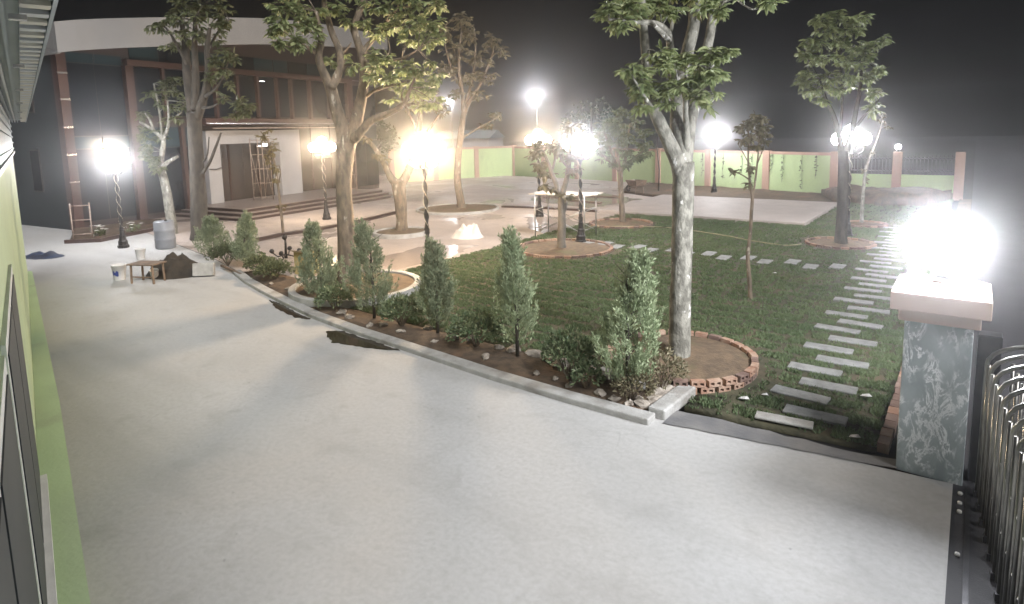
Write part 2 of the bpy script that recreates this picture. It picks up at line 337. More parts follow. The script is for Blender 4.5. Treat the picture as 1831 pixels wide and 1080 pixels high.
top = [(x, 7.62 + 0.02 * i / 1.0 * 0.5 + random.uniform(-.03, .03)) for i, (x, y) in enumerate(pts)]
top = [(x, max(y, pts[i][1] + 0.22)) for i, (x, y) in enumerate(top)]
tag(sm.sheet(pts + top[::-1], 0.012).build('drain_strip', 'strip_concrete'), kind='structure')
tag(MB().sheet([(-0.48, 7.62), (0.0, 7.62), (0.0, 37), (-0.48, 37)], 0.014).build('verge', 'soil'), kind='structure')
# lawn earth
def patch(name, poly, z, material, res=0.35, amp=0.03, seed=1, edge=None):
    # bumpy earth sheet filled from a polygon, with a skirt at its rim
    bm = bmesh.new(); vs_ = [bm.verts.new((x, y, 0)) for x, y in poly]; bm.faces.new(vs_)
    xs = [q[0] for q in poly]; ys = [q[1] for q in poly]
    x = math.ceil(min(xs) / res) * res
    while x < max(xs):
        g_ = bm.verts[:] + bm.edges[:] + bm.faces[:]; bmesh.ops.bisect_plane(bm, geom=g_, plane_co=(x + .003, 0, 0), plane_no=(1, 0, 0)); x += res
    y = math.ceil(min(ys) / res) * res
    while y < max(ys):
        g_ = bm.verts[:] + bm.edges[:] + bm.faces[:]; bmesh.ops.bisect_plane(bm, geom=g_, plane_co=(0, y + .003, 0), plane_no=(0, 1, 0)); y += res
    from mathutils import noise
    for v in bm.verts:
        bd = any(e.is_boundary for e in v.link_edges)
        v.co.z = z if not bd else z * 0.6
        if not bd: v.co.z += amp * noise.noise((v.co.x * 1.3 + seed, v.co.y * 1.3, seed)) + amp * .5 * noise.noise((v.co.x * 4, v.co.y * 4, seed + 3))
    r = bmesh.ops.extrude_edge_only(bm, edges=[e for e in bm.edges if e.is_boundary])
    for v in r['geom']:
        if isinstance(v, bmesh.types.BMVert): v.co.z = -0.05
    me = bpy.data.meshes.new(name); bm.to_mesh(me); bm.free(); me.materials.append(MATS[material])
    me.polygons.foreach_set('use_smooth', [True] * len(me.polygons))
    return obj(name, me)
LAWN = [(-12.5, 10.6), (-11.2, 8.35), (-9.0, 8.25), (-3.24, 8.25), (-2.96, 8.23), (-2.96, 7.72), (-0.72, 7.95), (-0.72, 36.5), (-4.9, 36.5), (-4.9, 24.78), (-12.5, 24.78)]
tag(patch('lawn', LAWN, 0.035, 'lawn_soil', 0.6, 0.02, 2), kind='structure')
BED = [(-16.4, 9.05), (-13.9, 8.33), (-11.0, 7.71), (-8.0, 7.43), (-5.8, 7.27), (-3.29, 7.25), (-3.24, 8.24), (-9.0, 8.24), (-11.2, 8.34), (-12.6, 9.2), (-16.2, 9.6)]
tag(patch('planting_bed', BED, 0.05, 'soil', 0.25, 0.05, 5), kind='structure')
tag(patch('soil_bank', [(-17, 33.6), (-13.9, 32.2), (-4.92, 32.2), (-4.92, 36.52), (-6.6, 36.9), (-20, 41.2)], 0.06, 'soil', 0.7, 0.10, 8), kind='structure')
tag(patch('soil_mound', [(-6.5, 36.3), (-5.5, 33.5), (-3.5, 32.4), (-1.6, 33.0), (-0.75, 36.6)], 0.55, 'soil', 0.4, 0.2, 9), kind='structure')
tag(bevel(MB().prism([(-13.7, 24.82), (-4.95, 24.82), (-4.95, 32.1), (-13.7, 32.1)], -0.02, 0.14).build('concrete_pad', 'slab_concrete'), 0.015), kind='structure')

# grass: turf squares with bare seams, blades as one mass
from mathutils import noise as NZ
def inpoly(x, y, P):
    c = False; j = len(P) - 1
    for i in range(len(P)):
        if (P[i][1] > y) != (P[j][1] > y) and x < (P[j][0] - P[i][0]) * (y - P[i][1]) / (P[j][1] - P[i][1]) + P[i][0]: c = not c
        j = i
    return c
RINGS = [(-3.6, 9.2, 1.12), (-10.35, 16.45, 1.5), (-11.15, 22.0, 1.2), (-3.25, 21.45, 0.95), (-3.15, 26.0, 0.72)]
STONES = []
for k in range(33):
    STONES.append((-1.44 - (0.30 if k % 2 else 0) + random.uniform(-.04, .04) - 0.012 * k, 8.38 + 0.555 * k + random.uniform(-.04, .04), 0.74, 0.265, random.uniform(-.08, .08)))
for k in range(14):
    STONES.append((-10.15 + 0.57 * k + random.uniform(-.04, .04), 17.55 + (0.34 if k % 2 else 0) + random.uniform(-.03, .03), 0.33, 0.62, random.uniform(-.06, .06)))
gv, gf = [], []
def turf_ok(x, y):
    wx = x + 0.12 * NZ.noise((x * .9, y * .9, 3)); wy = y + 0.12 * NZ.noise((x * .9, y * .9, 7))
    row = math.floor(wy / 0.46); fx = (wx + 0.31 * (row % 3)) / 0.62 % 1.0; fy = wy / 0.46 % 1.0
    sx = min(fx, 1 - fx) * 0.62; sy = min(fy, 1 - fy) * 0.46
    gap = 0.045 + 0.05 * (0.5 + 0.5 * NZ.noise((x * .7, y * .7, 11)))
    if (sx < gap * .8 or sy < gap) and random.random() < .93: return False
    if NZ.noise((x * .8, y * .8, 21)) > 0.55 and random.random() < .6: return False
    for a, b, r in RINGS:
        if (x - a) ** 2 + (y - b) ** 2 < (r + .16) ** 2: return False
        if (x - a) ** 2 + (y - b) ** 2 < (r + .42) ** 2 and random.random() < .6: return False
    for sx_, sy_, w_, d_, a_ in STONES:
        if abs(x - sx_) < w_ / 2 + .01 and abs(y - sy_) < d_ / 2 + .01: return False
    return True
def scatter(n, x0, x1, y0, y1, h0, h1, wd):
    for _ in range(n):
        x = random.uniform(x0, x1); y = random.uniform(y0, y1)
        if not inpoly(x, y, LAWN) or not turf_ok(x, y): continue
        for _b in range(3):
            a = random.uniform(0, 6.283); h = random.uniform(h0, h1); q = random.uniform(0, 6.283); ln = random.uniform(0, h * 1.1)
            bx = x + random.uniform(-.03, .03); by = y + random.uniform(-.03, .03)
            i = len(gv); c, s = math.cos(a) * wd, math.sin(a) * wd
            gv.extend([(bx - c, by - s, .03), (bx + c, by + s, .03), (bx + math.cos(q) * ln, by + math.sin(q) * ln, .035 + h)]); gf.append((i, i + 1, i + 2))
scatter(74000, -12.5, -0.7, 7.7, 13.0, .025, .055, .014)
scatter(60000, -12.5, -0.7, 13.0, 25.0, .03, .06, .022)
scatter(8000, -4.9, -0.7, 24.0, 36.5, .04, .07, .03)
g = MB(); g.v = gv; g.f = gf
tag(g.build('grass', 'grass_blade'), 'patchy green turf covering the lawn', 'grass', kind='stuff')

# stepping stones
sp = empty('stone_path', (0, 0, 0), kind='structure'); cp = empty('cross_path', (0, 0, 0), kind='structure')
for k, (x, y, w_, d_, a_) in enumerate(STONES):
    m = MB().box(-w_ / 2, w_ / 2, -d_ / 2, d_ / 2, -0.03, 0.0)
    o = m.build('paving_stone', 'stone_grey', sp if k < 33 else cp, loc=(x, y, 0.066), rz=a_); o.rotation_euler.x = random.uniform(-.012, .012); bevel(o, .008)
bevel(MB().box(-.34, .34, -.10, .10, -.03, 0).build('paving_stone', 'kerb_concrete', sp, loc=(-1.75, 7.98, .085), rz=.12), .008)

# puddles of muddy water in the broken kerb edge
def blob(pts, z, jit=.03):
    out = []
    for i in range(len(pts)):
        a, b = Vector(pts[i]), Vector(pts[(i + 1) % len(pts)])
        for t in [k / 9 for k in range(9)]: q = a.lerp(b, t); out.append((q.x + random.uniform(-jit, jit), q.y + random.uniform(-jit, jit)))
    return MB().sheet(out, z)
tag(blob([(-10.0, 7.08), (-9.35, 6.74), (-8.6, 6.88), (-7.9, 7.15), (-8.6, 7.21), (-9.7, 7.29)], .005).build('puddle', 'mud_water'), 'dark muddy puddle at the kerb below the largest gap in the concrete', 'puddle', 'muddy puddles')
tag(blob([(-13.1, 7.80), (-12.2, 7.46), (-11.3, 7.30), (-10.9, 7.40), (-11.8, 7.58), (-12.6, 7.76)], .005).build('puddle', 'mud_water'), 'narrow muddy puddle along the kerb before the round tree bed', 'puddle', 'muddy puddles')
tag(blob([(-14.6, 12.2), (-12.9, 11.4), (-12.8, 13.6), (-13.3, 15.6), (-14.8, 14.6)], .008, .12).build('puddle', 'wet_film'), 'wet shining patch of plaza at the foot of the brightest lamp', 'puddle', 'wet patches on the plaza')
tag(blob([(-13.6, 19.3), (-12.7, 18.8), (-12.7, 21.6), (-14.6, 22.8), (-15.8, 22.0)], .008, .12).build('puddle', 'wet_film'), 'wet patch of plaza under the work platform', 'puddle', 'wet patches on the plaza')
tag(blob([(-19.5, 27.5), (-15.0, 26.0), (-14.2, 30.5), (-17.5, 32.5), (-20.5, 30.0)], .008, .2).build('puddle', 'wet_film'), 'wide wet area of plaza beyond the concrete pad', 'puddle', 'wet patches on the plaza')

# ------------------------------------------------------------------ tree rings
def hollow_brick(l=.2, d=.1, h=.09):
    m = MB(); bw = l / 2
    # outer face is at y=-d/2 with two square holes
    xs = [-bw, -.075, -.02, .02, .075, bw]; zs = [0, .025, .065, h]; y = -d / 2
    idx = {}
    v = []
    for j, z in enumerate(zs):
        for i, x in enumerate(xs): idx[i, j] = len(v); v.append((x, y, z))
    f = []
    for j in range(3):
        for i in range(5):
            q = (idx[i, j], idx[i + 1, j], idx[i + 1, j + 1], idx[i, j + 1])
            if j == 1 and i in (1, 3):
                k = len(v); v += [(v[a][0], y + .06, v[a][2]) for a in q]
                f.append((k, k + 1, k + 2, k + 3)); f += [(q[a], q[(a + 1) % 4], k + (a + 1) % 4, k + a) for a in range(4)]
            else: f.append(q)
    k = len(v); v += [(-bw, d / 2, 0), (bw, d / 2, 0), (bw, d / 2, h), (-bw, d / 2, h)]
    f += [(k + 1, k, k + 3, k + 2)]
    f += [tuple([idx[i, 3] for i in range(6)] + [k + 2, k + 3]), tuple([idx[i, 0] for i in reversed(range(6))] + [k, k + 1]),
          tuple([idx[0, j] for j in reversed(range(4))] + [k, k + 3][::1]), tuple([idx[5, j] for j in range(4)] + [k + 2, k + 1])]
    return m.add(v, f)
HB = [hollow_brick().mesh('brick', 'brick'), hollow_brick().mesh('brick', 'brick_dark')]
def dome_soil(r, z, amp, seed):
    m = MB(); n = 28; rings = 6; v = [(0, 0, z + amp)]; f = []
    for k in range(1, rings + 1):
        for j in range(n):
            t = 2 * math.pi * j / n; rr = r * k / rings
            v.append((rr * math.cos(t), rr * math.sin(t), z + amp * (1 - (k / rings) ** 2) + .035 * NZ.noise((rr * math.cos(t) * 3 + seed, rr * math.sin(t) * 3, seed)) * (k < rings)))
    for j in range(n): f.append((0, 1 + j, 1 + (j + 1) % n))
    for k in range(rings - 1):
        for j in range(n): f.append((1 + k * n + j, 1 + (k + 1) * n + j, 1 + (k + 1) * n + (j + 1) % n, 1 + k * n + (j + 1) % n))
    return m.add(v, f)
def brick_ring(x, y, r, label, courses=2):
    t = empty('tree_ring', (x, y, 0), 0, label, 'planter', 'brick tree rings')
    n = int(2 * math.pi * r / .235)
    for c in range(courses):
        for k in range(n):
            a = 2 * math.pi * (k + .5 * (c % 2)) / n + random.uniform(-.01, .01); rr = r + random.uniform(-.012, .012)
            o = obj('brick', HB[random.random() < .4], t, (rr * math.cos(a), rr * math.sin(a), .02 + c * .1))
            o.rotation_euler = (random.uniform(-.03, .03), random.uniform(-.03, .03), a + math.pi / 2)
    dome_soil(r - .06, .02 + courses * .1 - .07, .06, x).build('soil', 'ring_soil', t, True)
brick_ring(*RINGS[0], 'double course brick ring round the tall tree at the kerb corner')
brick_ring(*RINGS[1], 'wide brick ring in the lawn beside the lamp and work platform', 1)
brick_ring(*RINGS[2], 'brick ring round the bushy young tree by the concrete pad', 1)
brick_ring(*RINGS[3], 'brick ring round the leafy tree next to the stepping stones', 1)
brick_ring(*RINGS[4], 'small farthest brick ring holding the leaning sapling', 1)
def kerb_ring(x, y, r, label, h=.16, wd=.14, a0=0, a1=360):
    t = empty('tree_ring', (x, y, 0), 0, label, 'planter', 'rendered tree rings')
    m = MB(); n = 40; v = []; f = []
    for j in range(n):
        a = 2 * math.pi * j / n
        for rr, z in ((r + wd / 2, -.02), (r + wd / 2, h), (r - wd / 2, h), (r - wd / 2, -.02)): v.append((rr * math.cos(a), rr * math.sin(a), z))
    for j in range(n):
        for q in range(4):
            f.append((4 * j + q, 4 * j + (q + 1) % 4, 4 * ((j + 1) % n) + (q + 1) % 4, 4 * ((j + 1) % n) + q))
    bevel(m.add(v, f).build('kerb_ring', 'kerb_concrete', t), .02, 2)
    dome_soil(r - wd / 2 + .01, h - .06, .06, x).build('soil', 'ring_soil', t, True)
kerb_ring(-11.95, 9.45, 1.5, 'raised concrete ring bed behind the two dense cypresses', .2, .17)
kerb_ring(-17.35, 15.95, 1.0, 'low concrete ring round the short forked tree')
kerb_ring(-20.4, 22.6, 2.0, 'widest low concrete ring round the leaning hazy tree', .12)
kerb_ring(-28.8, 25.6, .95, 'small concrete ring near the end of the entrance steps', .12)
TREES=[{
 'name': 'tree','label': 'tall pale grey trunk tree in the brick ring beside the kerb corner','base': (-3.61,9.13),'limbs': [[(0.0,0.0,-0.05,0.207),(0.01,0.0,0.14,0.18),(0.02,0.01,1.24,0.166),(0.03,0.03,2.31,0.162),(0.03,0.03,3.01,0.162),(0.03,0.02,3.27,0.171)],[(0.01,0.0,3.1,0.126),(-0.04,-0.11,3.36,0.117),(-0.14,-0.26,3.7,0.103),(-0.27,-0.44,4.12,0.085),(-0.31,-0.54,4.53,0.072),(-0.31,-0.62,4.92,0.065),(-0.31,-0.7,5.3,0.061),(-0.31,-0.78,5.68,0.058),(-0.32,-0.87,6.27,0.045)],[(0.03,0.03,3.1,0.144),(-0.03,0.05,3.61,0.139),(-0.09,0.07,4.04,0.117),(-0.09,0.15,4.46,0.099),(-0.04,0.25,4.85,0.094),(0.02,0.37,5.27,0.094),(0.02,0.45,5.66,0.085),(0.04,0.53,6.41,0.063)],[(0.06,0.04,3.27,0.072),(0.11,-0.05,3.7,0.049),(0.13,-0.16,4.03,0.04),(0.16,-0.26,4.49,0.036)],[(0.13,-0.15,4.31,0.022),(0.26,-0.22,4.45,0.027),(0.43,-0.26,4.55,0.023),(0.6,-0.3,4.68,0.016)],[(0.06,0.05,3.18,0.099),(0.1,0.13,3.86,0.085),(0.15,0.24,4.28,0.081),(0.21,0.34,4.79,0.076),(0.26,0.44,5.17,0.072),(0.29,0.53,5.61,0.067),(0.32,0.62,6.3,0.054)],[(-0.12,0.16,4.21,0.063),(-0.14,-0.02,4.71,0.058),(-0.11,-0.18,4.98,0.058),(-0.08,-0.33,5.15,0.054),(-0.11,-0.52,5.25,0.047),(-0.16,-0.73,5.28,0.04),(-0.23,-0.95,5.27,0.036),(-0.36,-1.22,5.27,0.029),(-0.45,-1.47,5.27,0.022)],[(-0.07,-0.31,5.05,0.04),(-0.07,-0.56,5.14,0.036),(-0.09,-0.82,5.23,0.027)],[(-0.15,-0.11,5.2,0.031),(-0.16,0.0,5.37,0.027),(-0.22,0.08,5.72,0.023),(-0.29,0.16,6.07,0.018)],[(0.04,0.41,5.36,0.04),(0.17,0.26,5.49,0.031),(0.35,0.14,5.54,0.027),(0.63,0.1,5.6,0.022),(0.81,-0.01,5.62,0.018)],[(0.7,0.15,5.63,0.014),(0.86,0.11,5.5,0.013),(0.99,0.06,5.42,0.013),(1.13,0.01,5.43,0.012),(1.27,-0.04,5.45,0.009)],[(-0.2,-0.65,4.11,0.027),(-0.22,-0.92,4.31,0.02),(-0.23,-1.18,4.49,0.013)],[(-0.13,0.15,4.04,0.022),(-0.13,-0.16,4.22,0.018),(-0.1,-0.45,4.29,0.013)],[(0.21,0.16,4.28,0.022),(0.38,-0.03,4.2,0.013),(0.5,-0.25,4.05,0.009)],[(-0.1,0.18,4.55,0.022),(0.06,-0.04,4.73,0.018),(0.4,-0.12,4.85,0.013),(0.73,-0.2,4.84,0.009)]],'cl': [(-0.5,-1.38,5.41,0.22,0.16,9),(-0.35,-1.14,5.45,0.25,0.13,9),(-0.4,-1.3,5.21,0.23,0.09,7),(-0.32,-0.87,5.42,0.2,0.13,7),(-0.15,-0.49,5.53,0.27,0.14,9),(0.01,-0.37,5.45,0.18,0.09,5),(-0.46,-0.97,5.71,0.27,0.13,6),(-0.4,-0.3,5.78,0.36,0.13,7),(-0.14,-0.11,5.8,0.27,0.11,6),(0.19,0.14,5.77,0.32,0.11,6),(0.39,-0.21,5.48,0.16,0.09,4),(0.58,-0.07,5.45,0.14,0.13,6),(0.46,0.34,5.74,0.22,0.11,4),(1.22,-0.08,5.47,0.18,0.08,5),(1.03,-0.23,5.54,0.14,0.05,3),(-0.33,-1.13,4.61,0.18,0.12,7),(-0.27,-0.96,4.5,0.22,0.16,9),(-0.25,-0.81,4.31,0.18,0.14,8),(-0.28,-0.83,4.11,0.13,0.08,4),(-0.02,-0.77,4.82,0.22,0.09,6),(0.07,-0.69,4.66,0.27,0.14,10),(0.21,-0.47,4.78,0.18,0.11,6),(0.58,-0.32,4.82,0.27,0.11,9),(0.77,-0.3,4.83,0.13,0.07,4),(0.52,-0.36,4.65,0.31,0.13,10),(0.07,-0.57,4.42,0.23,0.11,8),(0.36,-0.36,4.48,0.27,0.11,8),(0.58,-0.31,4.49,0.22,0.13,8),(0.47,-0.27,4.29,0.23,0.11,8),(-0.03,-0.53,4.31,0.16,0.09,5),(-0.03,-0.53,4.15,0.11,0.07,3),(0.21,-0.47,4.34,0.18,0.09,5),(0.6,-0.55,4.08,0.06,0.11,3)],'leaf': 0.17,'lm': 'leaf_green','bm': 'bark_pale'},{
 'name': 'tree','label': 'forked brown trunk tree with broad leafy crown rising behind the small cypresses','base': (-12.26,9.43),'limbs': [[(0.0,0.0,-0.06,0.264),(0.03,0.02,1.1,0.229),(0.03,0.02,1.79,0.201),(0.04,0.03,2.62,0.194),(0.09,0.07,3.22,0.208),(0.14,0.11,3.63,0.236)],[(0.11,0.08,3.49,0.167),(0.12,0.01,4.03,0.16),(0.09,-0.1,4.41,0.146),(0.07,-0.2,4.88,0.132),(0.03,-0.31,5.19,0.104),(0.01,-0.41,5.44,0.09),(0.05,-0.46,5.66,0.083),(0.16,-0.46,5.91,0.069),(0.21,-0.51,6.23,0.049),(0.22,-0.59,6.58,0.035)],[(-0.04,-0.4,5.65,0.042),(0.06,-0.62,5.71,0.035),(0.11,-0.88,5.82,0.028),(0.13,-1.15,5.92,0.021)],[(0.15,-0.26,4.89,0.104),(0.18,-0.13,5.1,0.097),(0.2,-0.0,5.39,0.097),(0.15,0.07,5.61,0.09),(0.06,0.11,5.83,0.083),(-0.12,0.08,6.2,0.076),(-0.27,0.08,6.61,0.069),(-0.38,0.1,6.91,0.062),(-0.45,0.16,7.67,0.042)],[(0.16,0.12,3.53,0.181),(0.25,0.25,3.88,0.16),(0.34,0.38,4.42,0.139),(0.39,0.48,4.88,0.125),(0.39,0.55,5.28,0.111),(0.31,0.55,5.75,0.097),(0.21,0.53,6.09,0.09),(0.12,0.53,6.36,0.083),(0.18,0.63,6.67,0.076),(0.25,0.75,7.02,0.069),(0.36,0.9,7.8,0.042)],[(0.38,0.53,4.7,0.044),(0.78,0.51,4.84,0.036),(1.2,0.49,4.9,0.033),(1.63,0.48,4.94,0.025)],[(0.32,0.62,5.25,0.056),(0.63,0.65,5.39,0.05),(0.91,0.66,5.47,0.044),(1.21,0.69,5.52,0.039),(1.53,0.73,5.53,0.033),(1.95,0.84,5.7,0.022)],[(1.41,0.81,5.54,0.022),(1.64,0.67,5.7,0.019),(1.87,0.53,5.84,0.014)],[(0.9,0.68,5.47,0.025),(0.93,0.83,5.68,0.021),(0.91,0.93,5.84,0.015),(0.77,0.96,6.26,0.014)],[(0.38,0.53,5.68,0.069),(0.34,0.7,5.9,0.062),(0.41,0.94,6.16,0.056),(0.52,1.2,6.52,0.042),(0.64,1.48,6.87,0.028)],[(0.45,0.09,3.69,0.111),(0.7,0.09,3.87,0.104),(1.0,0.14,4.11,0.09),(1.3,0.19,4.21,0.081),(1.57,0.22,4.28,0.069),(1.95,0.32,4.47,0.056),(2.18,0.32,4.81,0.035),(2.37,0.29,5.0,0.021)],[(1.86,0.4,4.46,0.028),(1.9,0.31,4.64,0.022),(2.02,0.27,4.78,0.017)],[(-0.04,0.22,5.69,0.028),(0.04,0.35,5.85,0.022),(0.1,0.45,6.01,0.017)]],'cl': [(-0.25,-1.19,6.62,0.36,0.28,9),(-0.21,-0.79,6.73,0.39,0.22,8),(-0.29,-1.34,6.21,0.19,0.31,7),(-0.16,-1.12,6.26,0.36,0.28,9),(-0.17,-1.38,5.87,0.22,0.22,6),(0.18,-1.12,5.86,0.39,0.19,9),(0.09,-0.68,6.1,0.31,0.28,8),(-0.09,-0.44,6.64,0.39,0.25,8),(0.0,-0.75,6.34,0.31,0.19,7),(0.08,0.06,6.76,0.33,0.17,6),(0.01,0.39,6.53,0.25,0.19,5),(0.53,0.78,6.85,0.33,0.19,6),(0.9,1.05,6.72,0.47,0.28,10),(1.45,1.34,6.75,0.44,0.25,9),(1.83,1.63,6.83,0.22,0.19,5),(1.12,1.09,6.33,0.47,0.25,10),(1.58,1.32,6.34,0.39,0.28,9),(1.93,1.45,6.25,0.25,0.28,7),(0.67,0.88,6.27,0.33,0.22,7),(1.85,1.27,5.92,0.33,0.19,8),(1.46,1.1,5.98,0.31,0.19,6),(0.33,0.75,6.46,0.22,0.19,4),(2.07,1.44,6.01,0.14,0.11,3),(-0.27,-0.58,7.08,0.56,0.17,6),(0.31,0.23,7.12,0.69,0.17,6),(1.2,1.15,7.1,0.83,0.17,8),(0.9,0.43,5.65,0.25,0.17,6),(1.01,0.38,5.33,0.28,0.19,7),(1.13,0.6,5.55,0.19,0.14,4),(0.92,0.32,5.1,0.22,0.14,4),(1.54,0.66,5.3,0.33,0.19,8),(1.83,0.88,5.26,0.33,0.22,8),(2.1,1.08,5.41,0.22,0.14,5),(2.28,1.09,5.11,0.17,0.17,4),(1.36,0.53,5.08,0.33,0.17,7),(1.84,0.76,4.96,0.36,0.19,9),(2.22,0.92,4.79,0.28,0.19,7),(2.03,0.65,4.64,0.31,0.17,7),(2.33,0.88,4.51,0.25,0.17,6),(2.09,0.7,4.42,0.17,0.11,4),(1.58,0.57,4.82,0.22,0.14,4),(1.49,0.37,4.56,0.19,0.11,2),(0.1,-0.17,5.49,0.14,0.14,4),(0.41,0.19,5.41,0.17,0.14,4),(0.22,0.16,5.69,0.11,0.11,2)],'leaf': 0.215,'lm': 'leaf_green','bm': 'bark_brown'},{
 'name': 'tree','label': 'short thick forked tree in the round kerb in front of the steps','base': (-17.46,16.08),'limbs': [[(0.02,0.01,-0.0,0.258),(0.02,0.02,0.5,0.215),(0.02,0.01,1.25,0.236),(-0.02,-0.01,1.79,0.279),(-0.02,-0.02,2.07,0.258)],[(-0.08,-0.06,1.9,0.172),(-0.18,-0.26,2.21,0.14),(-0.22,-0.42,2.56,0.107),(-0.25,-0.57,2.84,0.097),(-0.42,-0.82,3.39,0.077),(-0.62,-1.09,3.77,0.06)],[(0.04,0.03,1.9,0.193),(0.14,0.19,2.14,0.172),(0.24,0.35,2.52,0.15),(0.3,0.48,2.94,0.14),(0.46,0.68,3.78,0.107),(0.51,0.8,4.62,0.086),(0.59,0.94,5.45,0.064)],[(0.2,0.65,3.14,0.086),(0.51,1.14,3.88,0.064),(0.74,1.56,4.51,0.043)],[(0.36,0.77,3.78,0.064),(0.23,0.55,4.42,0.054),(0.15,0.37,4.84,0.043)]],'cl': [(-0.28,-0.71,3.07,0.19,0.17,4),(-0.06,-0.54,2.88,0.13,0.13,2),(-0.53,-1.02,3.66,0.17,0.13,2),(0.62,0.97,5.45,0.64,0.54,7),(0.89,1.42,4.82,0.54,0.43,7),(0.41,0.56,5.04,0.47,0.39,6)],'leaf': 0.26,'lm': 'leaf_dry','bm': 'bark_brown'},{
 'name': 'tree','label': 'slender leaning tree with hazy brown crown in the far round bed on the plaza','base': (-20.27,22.72),'limbs': [[(0.02,0.02,-0.08,0.25),(-0.01,-0.01,0.42,0.209),(-0.11,-0.09,1.4,0.181),(-0.06,-0.05,2.5,0.167),(0.08,0.06,3.72,0.153),(0.24,0.18,4.8,0.139)],[(0.22,0.16,4.66,0.111),(0.38,0.47,5.34,0.095),(0.69,0.9,6.09,0.078),(1.01,1.33,7.21,0.056),(1.14,1.61,8.03,0.033)],[(0.22,0.16,4.66,0.111),(0.29,0.01,5.86,0.089),(0.31,-0.18,7.16,0.07),(0.56,-0.2,8.43,0.042)],[(0.25,0.19,5.07,0.083),(0.44,0.66,6.41,0.067),(0.41,0.97,7.77,0.05),(0.22,1.17,8.88,0.028)],[(0.05,0.29,5.88,0.067),(-0.08,-0.31,6.92,0.05),(0.01,-0.75,7.92,0.033)],[(0.03,0.02,3.45,0.07),(0.41,0.56,3.84,0.056),(1.07,1.31,4.37,0.033)]],'cl': [(0.25,0.19,9.15,0.72,0.39,9),(-0.03,-0.52,8.46,0.61,0.44,8),(0.53,0.65,8.52,0.89,0.44,10),(1.22,1.29,8.12,0.67,0.44,9),(0.13,-0.15,7.57,0.83,0.5,11),(0.76,0.95,7.34,0.89,0.5,11),(1.47,1.61,7.6,0.39,0.33,5),(-0.15,-0.49,6.79,0.61,0.44,8),(0.4,0.3,6.53,0.83,0.44,9),(0.96,1.1,6.4,0.67,0.39,8),(0.68,0.76,5.6,0.61,0.28,6),(1.19,1.4,4.64,0.33,0.28,4),(0.84,1.14,4.1,0.39,0.28,4),(0.08,-0.19,5.73,0.56,0.33,5)],'leaf': 0.32,'lm': 'leaf_dry','bm': 'bark_brown'},{
 'name': 'tree','label': 'dark thick trunk tree growing in front of the white entrance portal','base': (-23.45,11.33),'limbs': [[(0.01,0.01,-0.09,0.384),(0.03,0.02,0.6,0.32),(0.07,0.05,1.88,0.277),(0.11,0.08,3.14,0.256),(0.13,0.1,4.18,0.256),(0.14,0.11,4.8,0.245)],[(0.14,0.1,4.49,0.192),(-0.01,0.09,5.62,0.16),(-0.09,0.12,6.64,0.139),(-0.15,0.17,7.46,0.107),(-0.3,0.15,8.28,0.064)],[(0.19,0.14,4.49,0.181),(0.59,0.35,5.39,0.139),(0.82,0.43,6.19,0.117),(0.92,0.41,6.98,0.096),(1.13,0.47,7.75,0.064)],[(0.18,0.13,4.8,0.149),(0.4,0.17,6.01,0.128),(0.54,0.15,6.99,0.107),(0.75,0.19,8.15,0.064)],[(0.55,0.04,2.53,0.068),(0.89,0.17,2.94,0.06),(1.17,0.25,3.39,0.051),(1.49,0.37,3.99,0.034)],[(0.61,0.08,2.94,0.034),(0.85,0.14,3.25,0.03),(1.04,0.15,3.86,0.021)],[(0.73,0.3,5.34,0.064),(1.17,0.46,5.57,0.051),(1.54,0.57,5.95,0.038),(1.87,0.65,6.52,0.026)],[(0.62,0.21,4.92,0.051),(1.11,0.34,4.96,0.043),(1.64,0.49,5.14,0.032),(2.31,0.74,5.02,0.021)],[(0.07,0.05,6.53,0.064),(-0.47,-0.17,7.66,0.043),(-0.93,-0.32,8.09,0.026)],[(0.71,0.54,7.01,0.055),(1.3,0.79,7.76,0.038),(1.71,0.91,8.02,0.026)]],'cl': [(0.16,0.12,8.61,0.73,0.34,9),(0.73,0.55,8.63,0.73,0.34,9),(1.21,0.91,8.48,0.47,0.34,7),(-0.56,-0.17,8.27,0.55,0.34,8),(0.37,0.28,8.11,0.81,0.34,10),(1.28,0.72,7.92,0.55,0.3,8),(-0.83,-0.37,7.98,0.43,0.26,6),(-1.11,-0.46,7.9,0.3,0.17,4),(0.09,0.07,7.62,0.77,0.3,9),(1.01,0.51,7.47,0.73,0.3,9),(1.62,0.85,7.93,0.34,0.21,5),(-0.47,-0.11,7.27,0.55,0.21,6),(1.74,0.69,6.83,0.38,0.3,7),(1.94,0.83,6.62,0.21,0.21,4),(1.3,0.48,6.55,0.38,0.21,5),(1.58,0.57,6.14,0.43,0.21,7),(1.1,0.33,5.96,0.3,0.21,4),(1.78,0.72,5.74,0.21,0.17,3),(1.66,0.5,5.34,0.3,0.26,4),(2.31,0.74,5.02,0.38,0.21,7),(2.45,0.84,4.72,0.3,0.17,5),(2.02,0.65,4.57,0.34,0.17,5),(2.55,0.92,4.95,0.26,0.13,4)],'leaf': 0.27,'lm': 'leaf_dark','bm': 'bark_dark'},{
